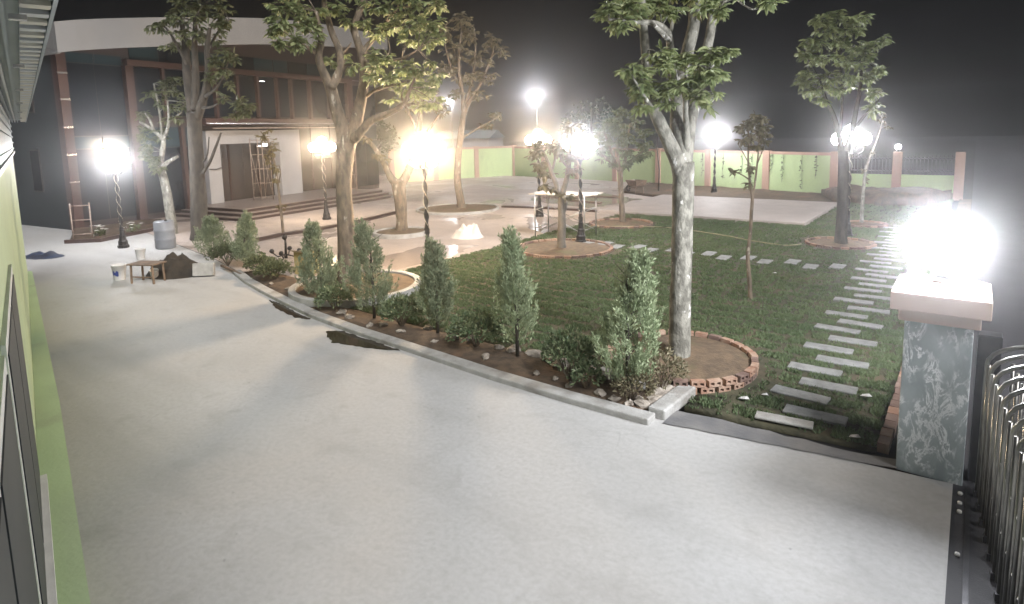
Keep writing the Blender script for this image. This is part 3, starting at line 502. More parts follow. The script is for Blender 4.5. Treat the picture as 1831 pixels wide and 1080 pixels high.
 'name': 'tree','label': 'curved pale trunk tree with scraggly branches beside the lamp nearest the office corner','base': (-25.92,11.42),'limbs': [[(0.01,0.01,-0.09,0.216),(0.01,0.0,0.53,0.193),(-0.04,-0.03,1.56,0.17),(-0.11,-0.08,2.28,0.159),(-0.17,-0.13,2.69,0.159)],[(-0.16,-0.12,2.62,0.091),(0.24,-0.01,2.91,0.08),(0.73,0.17,3.12,0.059)],[(-0.17,-0.13,2.64,0.114),(-0.13,-0.02,3.35,0.095),(-0.12,0.06,3.79,0.091),(-0.41,-0.08,4.11,0.073),(-0.74,-0.26,4.37,0.059),(-1.0,-0.38,4.53,0.036)],[(-0.45,-0.09,4.11,0.055),(-0.62,-0.16,4.58,0.045),(-0.81,-0.24,4.92,0.032)],[(-0.2,0.1,3.84,0.077),(0.16,0.12,4.19,0.068),(0.45,0.09,4.55,0.055),(0.68,0.01,5.3,0.036)],[(0.22,0.17,4.49,0.045),(0.28,0.46,4.71,0.041),(0.27,0.7,4.89,0.032)],[(-0.22,0.08,3.53,0.055),(-0.14,0.02,4.9,0.041),(-0.12,-0.09,5.99,0.027)]],'cl': [(-0.33,-0.5,3.63,0.36,0.36,8),(-0.09,-0.44,3.04,0.36,0.32,9),(-0.43,-0.57,3.26,0.23,0.27,5),(0.13,-0.4,2.71,0.23,0.18,4),(-0.31,0.02,4.02,0.45,0.27,4),(0.09,0.32,5.77,0.59,0.32,8),(0.3,0.48,6.2,0.5,0.27,6),(-0.47,0.02,5.58,0.5,0.36,6),(-0.89,-0.3,4.81,0.36,0.32,5),(0.25,0.19,5.11,0.55,0.27,6),(0.99,0.5,5.19,0.36,0.27,4),(-0.93,-0.45,4.15,0.32,0.23,4),(0.38,0.29,4.56,0.45,0.23,4)],'leaf': 0.28,'lm': 'leaf_dark','bm': 'bark_pale'},{
 'name': 'sapling','label': 'thin staked sapling with yellowed leaves before the entrance steps','base': (-21.49,13.57),'limbs': [[(0.03,0.02,-0.07,0.057),(0.01,0.01,0.88,0.053),(-0.03,-0.02,1.97,0.048),(-0.12,-0.09,3.06,0.044),(-0.25,-0.19,3.7,0.035),(-0.44,-0.33,4.03,0.022)],[(-0.03,-0.02,1.97,0.026),(-0.01,0.12,2.4,0.022),(-0.13,0.15,2.72,0.015)],[(-0.12,-0.09,3.06,0.026),(-0.25,-0.31,3.32,0.022),(-0.35,-0.52,3.46,0.015)]],'cl': [(-0.1,-0.07,3.38,0.22,0.35,7),(-0.26,-0.2,2.95,0.2,0.26,5),(-0.07,-0.06,2.62,0.2,0.22,6),(-0.01,-0.01,2.19,0.15,0.18,3),(-0.38,-0.29,3.81,0.22,0.18,4),(-0.23,-0.17,4.02,0.22,0.13,3),(0.02,0.02,1.06,0.22,0.18,4)],'leaf': 0.19,'lm': 'leaf_yellow','bm': 'bark_brown'},{
 'name': 'tree','label': 'round bushy young tree in the small brick ring by the concrete slab','base': (-11.18,22.15),'limbs': [[(0.02,0.01,-0.05,0.135),(-0.0,-0.0,0.7,0.112),(-0.04,-0.03,1.6,0.103),(-0.05,-0.04,2.16,0.103)],[(-0.05,-0.04,2.05,0.076),(-0.26,-0.07,2.49,0.063),(-0.48,-0.11,3.11,0.049),(-0.71,-0.16,3.71,0.031)],[(-0.04,-0.03,2.09,0.076),(0.15,-0.01,2.6,0.063),(0.27,-0.05,3.26,0.049),(0.36,-0.1,3.91,0.031)],[(-0.05,-0.04,2.14,0.058),(-0.2,0.01,2.93,0.049),(-0.23,0.16,3.59,0.036),(-0.29,0.28,4.25,0.022)],[(-0.0,-0.0,2.16,0.054),(0.39,0.1,2.6,0.045),(0.8,0.23,2.92,0.031)],[(-0.09,-0.07,2.14,0.049),(-0.53,-0.27,2.61,0.04),(-0.84,-0.38,2.94,0.027)]],'cl': [(-0.07,-0.05,4.35,0.49,0.27,9),(-0.57,-0.18,4.0,0.49,0.27,9),(0.41,0.05,4.01,0.49,0.27,9),(-0.12,-0.09,3.81,0.54,0.27,9),(0.8,0.23,3.61,0.4,0.27,8),(-0.89,-0.29,3.56,0.36,0.27,8),(0.23,-0.08,3.41,0.58,0.27,10),(-0.48,-0.11,3.33,0.49,0.27,9),(0.8,0.23,3.14,0.36,0.22,7),(-0.8,-0.23,3.05,0.36,0.22,7),(-0.04,-0.03,2.93,0.54,0.22,8),(0.63,0.1,2.71,0.4,0.2,7),(-0.57,-0.18,2.65,0.36,0.18,6),(0.23,-0.08,2.45,0.36,0.18,6),(-0.21,-0.16,2.38,0.27,0.13,4),(0.97,0.36,2.92,0.18,0.18,3),(-0.98,-0.36,3.28,0.18,0.18,3)],'leaf': 0.27,'lm': 'leaf_dark','bm': 'bark_brown'},{
 'name': 'tree','label': 'pruned grey tree with sparse leaves in the brick ring beside the lamp','base': (-10.35,16.33),'limbs': [[(0.02,0.01,-0.07,0.16),(-0.01,-0.01,0.33,0.134),(0.01,0.01,0.86,0.125),(0.0,0.0,1.4,0.11),(-0.01,-0.0,1.84,0.107)],[(0.0,0.0,1.13,0.089),(0.03,0.15,1.35,0.071),(0.01,0.26,1.52,0.062)],[(-0.01,-0.01,1.76,0.089),(-0.2,-0.02,2.19,0.075),(-0.36,-0.02,2.54,0.068),(-0.51,-0.01,2.89,0.053),(-0.68,-0.01,3.19,0.036)],[(0.01,0.01,1.76,0.089),(0.16,0.04,2.2,0.082),(0.25,0.04,2.64,0.075),(0.31,0.01,3.07,0.064),(0.4,0.0,3.5,0.046),(0.46,-0.03,3.93,0.027)],[(-0.35,-0.01,2.49,0.046),(-0.31,0.14,2.89,0.039),(-0.39,0.21,3.29,0.029)],[(0.18,0.14,2.63,0.043),(-0.12,0.16,2.98,0.036),(-0.25,0.31,3.41,0.025)]],'cl': [(-0.85,-0.14,3.08,0.25,0.18,6),(-0.75,-0.07,2.72,0.29,0.18,6),(-0.52,-0.01,2.45,0.25,0.18,5),(-0.17,-0.0,1.93,0.21,0.14,5),(0.27,-0.05,1.77,0.25,0.11,4),(-0.41,0.07,3.33,0.29,0.18,5),(-0.14,0.14,3.15,0.29,0.18,5),(0.38,0.03,2.98,0.25,0.21,5),(0.41,0.06,2.55,0.21,0.18,4),(-0.81,-0.11,3.43,0.21,0.14,4),(0.11,0.08,3.76,0.29,0.18,4),(0.49,0.12,3.92,0.25,0.18,4),(-0.51,-0.13,2.07,0.18,0.14,3)],'leaf': 0.27,'lm': 'leaf_dry','bm': 'bark_grey'},{
 'name': 'sapling','label': 'thin young tree with dry curled leaves standing in the open lawn','base': (-3.76,13.6),'limbs': [[(0.01,0.01,-0.04,0.052),(-0.02,-0.02,0.47,0.047),(-0.06,-0.05,0.97,0.042),(-0.03,-0.02,1.46,0.037),(-0.02,-0.01,1.95,0.037),(-0.01,-0.01,2.31,0.034),(-0.07,-0.05,2.67,0.027),(-0.1,-0.08,3.15,0.022),(-0.1,-0.07,3.56,0.017),(-0.13,-0.1,3.8,0.012)],[(-0.01,-0.01,2.25,0.025),(0.01,0.07,2.54,0.022),(0.03,0.15,3.02,0.02),(0.04,0.22,3.5,0.017),(0.04,0.28,3.85,0.012)],[(-0.06,-0.05,2.65,0.015),(-0.18,-0.26,2.78,0.012),(-0.26,-0.45,2.84,0.007)],[(0.06,0.04,3.0,0.015),(0.13,0.23,3.35,0.012),(0.14,0.36,3.61,0.009)],[(-0.1,-0.07,3.03,0.012),(-0.19,-0.27,3.3,0.01),(-0.21,-0.41,3.42,0.007)]],'cl': [(0.04,0.16,3.97,0.17,0.1,7),(-0.04,-0.03,3.83,0.17,0.11,7),(0.12,0.22,3.78,0.12,0.11,5),(-0.14,-0.23,3.74,0.14,0.11,6),(0.05,0.16,3.64,0.17,0.11,6),(-0.07,-0.05,3.57,0.15,0.11,5),(-0.19,-0.27,3.49,0.11,0.09,4),(0.13,0.22,3.47,0.11,0.1,4),(0.01,0.01,3.36,0.15,0.09,4),(0.2,0.28,3.61,0.06,0.07,2),(-0.28,-0.46,2.85,0.07,0.05,2),(-0.04,-0.03,2.91,0.06,0.12,3),(-0.06,-0.04,2.55,0.05,0.11,2)],'leaf': 0.16,'lm': 'leaf_dry','bm': 'bark_brown'},{
 'name': 'tree','label': 'leafy green tree in the brick ring at the far right edge of the lawn','base': (-3.2,21.29),'limbs': [[(0.02,0.01,-0.07,0.21),(0.0,0.0,0.35,0.166),(-0.0,-0.0,1.23,0.158),(-0.01,-0.0,2.1,0.151),(-0.04,-0.03,2.96,0.147)],[(-0.05,-0.03,2.79,0.105),(-0.18,-0.04,3.48,0.081),(-0.35,-0.08,4.08,0.063),(-0.58,-0.15,4.59,0.046),(-0.76,-0.2,5.19,0.028)],[(-0.02,-0.01,2.79,0.105),(0.15,0.02,3.47,0.084),(0.24,-0.01,4.14,0.067),(0.33,-0.03,4.8,0.053),(0.34,-0.12,5.61,0.035)],[(-0.15,-0.11,3.39,0.053),(-0.13,-0.02,4.15,0.042),(-0.16,0.04,5.0,0.032),(-0.29,0.03,5.84,0.021)],[(0.16,0.12,3.55,0.053),(0.49,0.12,4.05,0.039),(0.8,0.1,4.45,0.025)]],'cl': [(-0.29,-0.22,6.96,0.46,0.21,9),(-0.73,-0.3,6.87,0.35,0.18,8),(0.13,-0.03,6.85,0.46,0.25,9),(-0.5,-0.25,6.58,0.46,0.21,8),(0.01,-0.12,6.45,0.53,0.21,9),(-0.93,-0.33,6.29,0.39,0.18,9),(-0.42,-0.19,6.16,0.53,0.21,9),(0.17,-0.12,6.03,0.53,0.25,9),(-1.15,-0.36,5.89,0.32,0.18,8),(-0.63,-0.22,5.77,0.53,0.21,9),(-0.03,-0.15,5.64,0.53,0.25,9),(0.46,-0.03,5.77,0.35,0.28,8),(-1.06,-0.3,5.29,0.39,0.18,9),(-0.54,-0.15,5.18,0.46,0.21,9),(0.06,-0.08,5.14,0.49,0.21,8),(-1.19,-0.4,5.08,0.25,0.14,6),(-0.82,-0.24,4.86,0.42,0.18,9),(-0.22,-0.16,4.83,0.42,0.18,8),(0.42,-0.06,5.2,0.35,0.21,7),(0.66,-0.01,4.7,0.28,0.21,6),(-0.65,-0.24,4.51,0.21,0.14,4),(0.68,0.01,4.21,0.25,0.18,5),(0.79,0.1,6.15,0.28,0.25,6),(0.76,0.07,5.35,0.28,0.21,6)],'leaf': 0.26,'lm': 'leaf_green','bm': 'bark_dark'},{
 'name': 'sapling','label': 'leaning pale sapling in the farthest brick ring beside the stepping stones','base': (-3.25,26.05),'limbs': [[(-0.0,-0.0,-0.04,0.071),(0.0,0.0,0.7,0.063),(0.02,0.01,1.53,0.059),(0.06,0.04,2.16,0.055),(0.19,0.14,2.67,0.046),(0.33,0.25,3.18,0.038),(0.44,0.33,3.74,0.025),(0.48,0.36,4.19,0.017)]],'cl': [(-0.0,-0.0,2.05,0.15,0.17,4),(0.08,0.06,1.7,0.1,0.17,3),(0.49,0.37,3.99,0.25,0.21,5),(0.64,0.48,3.68,0.17,0.17,3),(0.21,0.16,2.77,0.1,0.1,2),(-0.04,-0.03,0.8,0.08,0.06,1)],'leaf': 0.15,'lm': 'leaf_dry','bm': 'bark_pale'}]
# ------------------------------------------------------------------ trees
def leaf_mesh(items, name, material):
    # items: (pos, dir, up-ish, length, width)
    V = []; F = []
    for p, d, s, l, wd in items:
        d = d.normalized(); sd = d.cross(s)
        if sd.length < 1e-3: sd = Vector((1, 0, 0))
        sd.normalize(); up = sd.cross(d)
        i = len(V)
        V += [p, p + d * l * .35 + sd * wd + up * wd * .35, p + d * l * .35 - sd * wd + up * wd * .35, p + d * l * .38 - up * 0, p + d * l * .74 + sd * wd * .75 + up * wd * .1, p + d * l * .74 - sd * wd * .75 + up * wd * .1, p + d * l - up * l * .12]
        F += [(i, i + 3, i + 1), (i, i + 2, i + 3), (i + 1, i + 3, i + 6, i + 4), (i + 2, i + 5, i + 6, i + 3)]
    me = bpy.data.meshes.new(name); me.from_pydata([tuple(v) for v in V], [], F); me.materials.append(MATS[material]); me.update()
    return me
def rnd_dir():
    a = random.uniform(0, 2 * math.pi); z = random.uniform(-1, 1); r = math.sqrt(1 - z * z); return Vector((r * math.cos(a), r * math.sin(a), z))
def smooth_path(pts, n=3):
    out = []; k = len(pts)
    for i in range(k - 1):
        p0, p1, p2, p3 = [np.array(pts[max(0, min(k - 1, j))]) for j in (i - 1, i, i + 1, i + 2)]
        for t in np.linspace(0, 1, n, endpoint=False):
            out.append(tuple(0.5 * (2 * p1 + (p2 - p0) * t + (2 * p0 - 5 * p1 + 4 * p2 - p3) * t * t + (3 * p1 - p0 - 3 * p2 + p3) * t ** 3)))
    out.append(tuple(pts[-1])); return out
def make_tree(T):
    t = empty(T['name'], (T['base'][0], T['base'][1], 0), 0, T['label'], T['name'])
    m = MB()
    for i, limb in enumerate(T['limbs']):
        q = smooth_path(limb, 3); big = max(a[3] for a in limb)
        m.tube([a[:3] for a in q], [max(a[3], .004) for a in q], 12 if big > .08 else 7, wob=.05)
    L = T['leaf']; items = []; tw = MB()
    pts = [Vector(a[:3]) for limb in T['limbs'] for a in limb]
    for (x, y, z, rx, rz, n) in T['cl']:
        c = Vector((x, y, z))
        near = min(pts, key=lambda q: (q - c).length)
        tw.tube([near, near.lerp(c, .55) + Vector((0, 0, .04)), c], [L * .07, L * .05, L * .03], 5, False)
        for _ in range(int(n * 1.6)):
            d = rnd_dir(); rr = random.random() ** .45
            e = c + Vector((d.x * rx, d.y * max(rx * .8, .15), d.z * rz)) * rr
            tw.tube([c.lerp(e, .2), e], [L * .03, L * .018], 4, False)
            out = (e - c); out.z *= .4
            if out.length < .02: out = rnd_dir()
            out.normalize()
            for q in range(random.randint(7, 10)):
                a = random.uniform(0, 2 * math.pi); dv = (out * random.uniform(.2, 1.0) + Vector((math.cos(a), math.sin(a), 0)) * .9 + Vector((0, 0, random.uniform(-.75, .15)))).normalized()
                st = e - out * random.uniform(0, .5) * L
                l = L * random.uniform(.65, 1.1)
                items.append((st, dv, Vector((0, 0, 1)) + rnd_dir() * .5, l, l * random.uniform(.16, .22)))
    m.v += []; n0 = len(m.v); m.v += tw.v; m.f += [tuple(i + n0 for i in f) for f in tw.f]
    m.build('trunk', T['bm'], t, True)
    obj('crown', leaf_mesh(items, 'crown', T['lm']), t)
    return t
for T in TREES: make_tree(T)
def cypress(x, y, h, r, label, material='cypress_leaf', lean=0.0, n=12000, narrow=False):
    t = empty('cypress', (x, y, 0), random.uniform(0, 6), label, 'cypress', 'small cypresses along the kerb')
    m = MB(); m.tube([(0, 0, -.05), (.01, 0, h * .35), (0, .01, h * .9)], [.035, .028, .01], 7)
    for k in range(26):
        a = k * 2.4; z = h * (.12 + .75 * k / 26); m.tube([(0, 0, z), (math.cos(a) * r * .6, math.sin(a) * r * .6, z + .18)], [.008, .003], 4, False)
    m.build('trunk', 'bark_dark', t, True)
    V = []; F = []
    ph = random.uniform(0, 9); lx, ly = random.uniform(-.10, .10), random.uniform(-.10, .10)
    shoots = []
    for k in range(230):      # upright sprays that break the outline
        u = random.random() ** (.95 if not narrow else .8)
        prof = min(1, (u + .10) / .28) * (1 - u) ** .85 * (1.30 if not narrow else 1.22) + (.06 if u > .6 else 0)
        a = random.uniform(0, 2 * math.pi); lump = 1 + .45 * NZ.noise((math.cos(a) * 1.4 + ph, math.sin(a) * 1.4, u * h * 2.0))
        rr = r * prof * lump * random.uniform(.25, .95)
        if NZ.noise((math.cos(a) * 2 + ph, math.sin(a) * 2 + 5, u * h * 2.2)) > .36: continue
        z = .10 * h + u * h * .80; rr = max(rr, .01); base = Vector((math.cos(a) * rr + lx * z, math.sin(a) * rr + ly * z, z))
        d = Vector((math.cos(a) * random.uniform(.1, .5), math.sin(a) * random.uniform(.1, .5), 1)).normalized()
        shoots.append((base, d, random.uniform(.18, .42) * (1.2 - .5 * u), a))
    for k in range(n):
        base, d0, ln, a = random.choice(shoots); s_ = random.random()
        p = base + d0 * ln * s_ + rnd_dir() * .075 * (1.15 - s_) * random.random() ** .5
        d = (d0 * 1.1 + rnd_dir() * .75).normalized()
        l = random.uniform(.035, .08); sd = d.cross(rnd_dir()).normalized() * l * random.uniform(.10, .20)
        i = len(V); V += [p, p + d * l * .5 + sd, p + d * l, p + d * l * .5 - sd]; F.append((i, i + 1, i + 2, i + 3))
    g = MB(); g.v = [tuple(v) for v in V]; g.f = F
    g.build('crown', material, t)
cypress(-3.78, 7.66, 2.15, .44, 'brightest green cypress next to the kerb corner', n=16000)
cypress(-5.92, 7.92, 2.28, .36, 'tall narrow cypress between two round shrubs', narrow=True)
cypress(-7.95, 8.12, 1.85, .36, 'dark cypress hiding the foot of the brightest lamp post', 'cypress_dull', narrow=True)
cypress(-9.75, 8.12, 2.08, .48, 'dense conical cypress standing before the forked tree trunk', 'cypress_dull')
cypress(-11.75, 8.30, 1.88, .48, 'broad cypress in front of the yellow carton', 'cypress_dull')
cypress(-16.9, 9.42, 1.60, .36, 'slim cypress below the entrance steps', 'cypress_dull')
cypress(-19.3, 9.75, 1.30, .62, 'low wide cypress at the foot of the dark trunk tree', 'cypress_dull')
def shrub(x, y, h, r, label, n=420, L=.075, material='bush_leaf', name='shrub', grp='round shrubs between the cypresses'):
    t = empty(name, (x, y, 0), random.uniform(0, 6), label, 'shrub', grp)
    m = MB(); items = []
    for k in range(14):
        a = k * 2.4; e = Vector((math.cos(a) * r * .7, math.sin(a) * r * .7, h * random.uniform(.5, .85)))
        m.tube([(0, 0, 0), e * .5 + Vector((0, 0, .05)), e], [.012, .008, .004], 5, False)
    m.build('stem', 'bark_brown', t)
    ph = random.uniform(0, 9)
    for k in range(n):
        d = rnd_dir(); d.z = abs(d.z) * 1.0 - .25 * random.random()
        rr = (random.random() ** .3) * (1 + .25 * NZ.noise((d.x * 2 + ph, d.y * 2, d.z * 2)))
        p = Vector((d.x * r * rr, d.y * r * rr, h * .48 + d.z * h * .52 * rr))
        for q in range(3):
            dv = (d + rnd_dir() * .9 + Vector((0, 0, .3))).normalized(); items.append((p, dv, rnd_dir(), L * random.uniform(.7, 1.2), L * .2))
    obj('crown', leaf_mesh(items, 'crown', material), t)
shrub(-4.82, 7.72, .80, .42, 'leafy round shrub beside the brightest green cypress', 520)
shrub(-6.85, 7.95, .70, .46, 'wide round shrub beside the tall narrow cypress', 520)
shrub(-8.85, 8.05, .68, .42, 'speckled shrub between the dark cypress and the conical cypress', 460)
shrub(-10.95, 8.05, .62, .40, 'pale leaved shrub between the two broad cypresses', 420)
shrub(-14.7, 8.95, .55, .50, 'straggly low shrub beyond the narrow puddle', 380, .09, 'leaf_dark')
shrub(-15.7, 9.15, .60, .45, 'loose shrub beside the slim cypress', 340, .09, 'leaf_dark')
shrub(-17.7, 9.3, .70, .55, 'dull shrub next to the leaning concrete block', 380, .09, 'leaf_dark')
shrub(-12.75, 9.35, .5, .35, 'small weed clump inside the raised concrete ring', 160, .09, 'leaf_dark')
shrub(-4.35, 7.5, .42, .26, 'small pale plant at the kerb before the round shrub', 160, .07, 'bush_leaf')
shrub(-3.62, 7.5, .5, .3, 'dry twiggy plant at the foot of the brightest cypress', 200, .06, 'leaf_dry')
shrub(-3.4, 7.95, .7, .36, 'bushy dry plant between the cypress and the tall tree', 260, .06, 'leaf_dry')
# bed rocks
ROCKM = []
for k in range(5):
    bm = bmesh.new(); bmesh.ops.create_icosphere(bm, subdivisions=2, radius=.5)
    for v in bm.verts: v.co *= 1 + .8 * NZ.noise(v.co * 1.9 + Vector((k * 7, 0, 0))) + .25 * NZ.noise(v.co * 5 + Vector((k * 3, 0, 0))); v.co.z *= .8
    me = bpy.data.meshes.new('rock'); bm.to_mesh(me); bm.free(); me.materials.append(MATS['rock']); ROCKM.append(me)
RK = [(-3.45, 7.42, .16), (-3.6, 7.36, .14), (-3.32, 7.6, .18), (-3.38, 7.85, .2), (-3.3, 8.05, .2), (-3.55, 7.55, .12), (-3.85, 7.36, .12), (-4.1, 7.42, .13), (-4.3, 7.95, .2), (-4.55, 8.1, .14), (-4.6, 7.42, .12), (-4.9, 7.5, .10), (-5.15, 8.05, .2), (-5.4, 8.1, .22), (-5.25, 7.5, .12), (-5.75, 8.15, .18), (-6.2, 8.2, .2), (-6.45, 8.1, .16), (-6.35, 7.6, .10), (-7.15, 8.2, .16), (-7.5, 8.1, .14), (-7.65, 7.7, .12), (-8.3, 8.2, .15), (-8.55, 7.75, .12), (-9.2, 7.85, .16), (-9.4, 7.7, .14), (-10.2, 7.85, .15), (-10.6, 7.95, .16), (-13.4, 8.5, .14), (-14.3, 8.6, .16)]
for k, (x, y, s_) in enumerate(RK):
    o = obj('rock', ROCKM[k % 5], None, (x, y, .07)); s_ *= random.uniform(.75, 1.35); o.scale = (s_ * random.uniform(1.0, 1.6), s_, s_ * random.uniform(.7, 1.0)); o.rotation_euler.z = k * 1.7
    tag(o, 'small pale stone lying in the planting bed along the kerb', 'stone', 'stones in the planting bed')
tag(bevel(MB().box(-.42, .42, -.06, .06, -.05, .06).build('edging_stone', 'kerb_concrete', None, False, (-4.05, 8.0, .08), -.25)), 'long pale edging stone behind the leafy round shrub', 'edging stone')
tag(MB().bar((-17.5, 9.0, .1), (-16.0, 8.75, .06), .06).build('stick', 'wood_dark'), 'fallen pale stick on the bed by the concrete block', 'stick')
# brick edging along the lawn
be = empty('brick_edging', (-0.64, 8.0, 0), 0, 'low brown brick edging between the stepping stones and the gate pillar', 'edging')
for k in range(100):
    o = obj('brick', HB[random.random() < .75], be, (random.uniform(-.012, .012), k * .235, .0)); o.rotation_euler = (0, 0, -math.pi / 2 + random.uniform(-.04, .04)); o.scale = (1.08, 1.2, 1.3)
# litter
for x, y, s_, lb in ((-2.35, 8.35, .09, 'scrap of white paper on the grass below the brick ring'), (-2.15, 8.62, .06, 'tiny white paper scrap nearest the second stepping stone'), (-1.0, 9.35, .09, 'crumpled white paper beside the brick edging'), (-0.95, 8.0, .08, 'white scrap on the soil by the gate pillar'), (-3.9, 16.2, .08, 'white scrap on the lawn near the thin young tree')):
    m = MB(); q = [(random.uniform(-1, 1) * s_, random.uniform(-1, 1) * s_ * .7, random.uniform(0, .5) * s_) for _ in range(3)]
    m.add([(-s_ * .8, -s_ * .5, 0), (s_ * .2, -s_ * .7, .018), (s_ * .8, .1 * s_, .0), (s_ * .3, s_ * .5, .022), (-s_ * .6, s_ * .4, .0), (s_ * .1, 0, .012)], [(0, 1, 5), (1, 2, 5), (2, 3, 5), (3, 4, 5), (4, 0, 5)])
    tag(m.build('paper_scrap', 'plastic_white', None, False, (x, y, .07)), lb, 'litter')
m = MB(); m.tube(smooth_path([(-11.8, 20.6, .08), (-9.6, 21.7, .075), (-8.2, 21.55, .08), (-6.7, 21.05, .075), (-5.6, 20.45, .08), (-4.6, 20.2, .075), (-4.2, 20.6, .08)], 6), .018, 6)
tag(m.build('garden_hose', 'hose', None, True), 'thin hose lying across the lawn between two brick rings', 'hose')

# ------------------------------------------------------------------ garden lamps
def lamp_meshes():
    D = {}
    D['base'] = MB().lathe([(.20, 0), (.20, .10), (.165, .12), (.155, .22), (.17, .25), (.13, .30), (.105, .42), (.12, .46), (.085, .52), (.075, .66), (.09, .70), (.06, .74)], 8).mesh('base', 'iron')
    prof = [(.062 - .022 * k / 60, .72 + 2.08 * k / 60) for k in range(61)]
    D['pole'] = MB().lathe(prof, 14, fun=lambda t, z: 1 + .30 * math.cos(2 * t + z * 16) + .10 * math.sin(z * 60)).mesh('pole', 'iron', True)
    m = MB()
    for s in range(2):
        m.tube([(.066 * math.cos(z * 8 + s * math.pi) , -.066 * math.sin(z * 8 + s * math.pi), z) for z in np.linspace(.75, 2.75, 90)], [.008 + .007 * (k % 4 < 2) for k in range(90)], 5, False)
    D['scroll'] = m.mesh('scroll_ornament', 'gilt', True)
    D['collar'] = MB().lathe([(.04, 2.74), (.09, 2.80), (.06, 2.86), (.05, 2.95), (.075, 3.0), (.04, 3.05), (.035, 3.3), (.07, 3.34), (.09, 3.38)], 10).mesh('collar', 'iron', True)
    D['arm'] = MB().tube(smooth_path([(.04, 0, 2.92), (.16, 0, 2.82), (.30, 0, 2.84), (.38, 0, 2.94), (.38, 0, 3.06)], 4), .02, 7).tube(smooth_path([(.05, 0, 3.02), (.14, 0, 3.08), (.2, 0, 3.0), (.15, 0, 2.93)], 3), .011, 5).lathe([(.03, 3.04), (.085, 3.08), (.10, 3.12)], 9, (.38, 0, 0)).mesh('arm', 'iron', True)
    for c in ('white', 'warm'):
        bm = bmesh.new(); bmesh.ops.create_uvsphere(bm, u_segments=20, v_segments=12, radius=.215)
        me = bpy.data.meshes.new('globe'); bm.to_mesh(me); bm.free(); me.materials.append(MATS['globe_' + c]); me.polygons.foreach_set('use_smooth', [True] * len(me.polygons)); D['globe_' + c] = me
    return D
LM = lamp_meshes()
def garden_lamp(x, y, label, warm, power, rz, z0=0.0, s=1.0):
    t = empty('garden_lamp', (x, y, z0), rz, label, 'lamp', 'globe lamps of the garden'); t.scale = (s, s, s)
    for k in ('base', 'pole', 'scroll', 'collar'): obj({'scroll': 'scroll_ornament'}.get(k, k), LM[k], t)
    gm = LM['globe_warm' if warm else 'globe_white']
    for k in range(4):
        a = obj('arm', LM['arm'], t); a.rotation_euler.z = k * math.pi / 2
        obj('globe', gm, t, (.38 * math.cos(k * math.pi / 2), .38 * math.sin(k * math.pi / 2), 3.29))
    obj('globe', gm, t, (0, 0, 3.55))
    lamp('bulb', t, (0, 0, 3.30), power, (1.0, .72, .45) if warm else (.96, .97, 1.0), .30)
garden_lamp(-24.2, 8.96, 'cold white globe lamp standing alone by the office corner', False, 480, .3, s=.94)
garden_lamp(-23.6, 17.2, 'warm globe lamp in front of the white entrance portal', True, 620, .7)
garden_lamp(-11.9, 11.9, 'brightest warm globe lamp on the edge of the plaza behind the cypresses', True, 1600, .5, s=1.02)
garden_lamp(-15.42, 22.5, 'warm globe lamp behind the work platform', True, 520, .2, s=1.03)
garden_lamp(-10.49, 17.75, 'white globe lamp beside the wide brick ring in the lawn', False, 480, .9, s=1.0)
garden_lamp(-11.93, 35.28, 'distant white globe lamp in front of the green boundary wall', False, 850, .6)
garden_lamp(-3.30, 23.1, 'white globe lamp behind the leafy tree next to the stepping stones', False, 470, .4)
# lamp head lying unassembled on the plaza
t = empty('lamp_head', (-17.0, 10.8, .05), .4, 'unassembled black lamp head with ball ended arms lying on the plaza', 'lamp part')
for k in range(4):
    a = k * 1.57 + .3; q = MB().tube([(0, 0, .12), (math.cos(a) * .25, math.sin(a) * .25, .05), (math.cos(a) * .42, math.sin(a) * .42, .2)], .022, 7)
    q.lathe([(.02, .16), (.07, .20), (.075, .25), (.04, .3)], 8, (math.cos(a) * .42, math.sin(a) * .42, 0)); q.build('arm', 'iron', t, True)
MB().tube([(0, 0, 0), (.02, 0, .45), (0, .02, .62)], [.05, .035, .03], 8).lathe([(.03, .58), (.075, .62), (.08, .7), (.03, .76)], 8).build('stem', 'iron', t, True)
tag(MB().tube([(-.5, 0, .06), (.35, .1, .05)], .05, 8).build('pipe_offcut', 'plastic_white', None, False, (-17.6, 10.5, 0), .3), 'short white pipe lying next to the unassembled lamp head', 'pipe')
# flood light on a pole beyond the wall
def flood(x, y, h, label, power, r):
    t = empty('flood_light', (x, y, 0), 0, label, 'flood light')
    MB().tube([(0, 0, 0), (0, 0, h - .2)], [.07, .05], 8).build('pole', 'steel', t)
    MB().box(-.25, .25, -.10, .08, -.18, .18, Matrix.Translation((0, 0, h)) @ Matrix.Rotation(R(34), 4, 'Z')).build('housing', 'gate_dark', t)
    bm = bmesh.new(); bmesh.ops.create_uvsphere(bm, u_segments=16, v_segments=10, radius=r); me = bpy.data.meshes.new('lens'); bm.to_mesh(me); bm.free(); me.materials.append(MATS['gate_globe'])
    obj('lens', me, t, (.10, -.26, h)); lamp('bulb', t, (.3, -.75, h), power, (.95, .95, 1.0), .25)
flood(-30.9, 45.0, 6.7, 'glaring white flood light on a tall pole in the open dark sky', 1100, .30)
flood(-40.6, 44.6, 6.8, 'second flood light beyond the wall half hidden by the hazy tree', 500, .24)
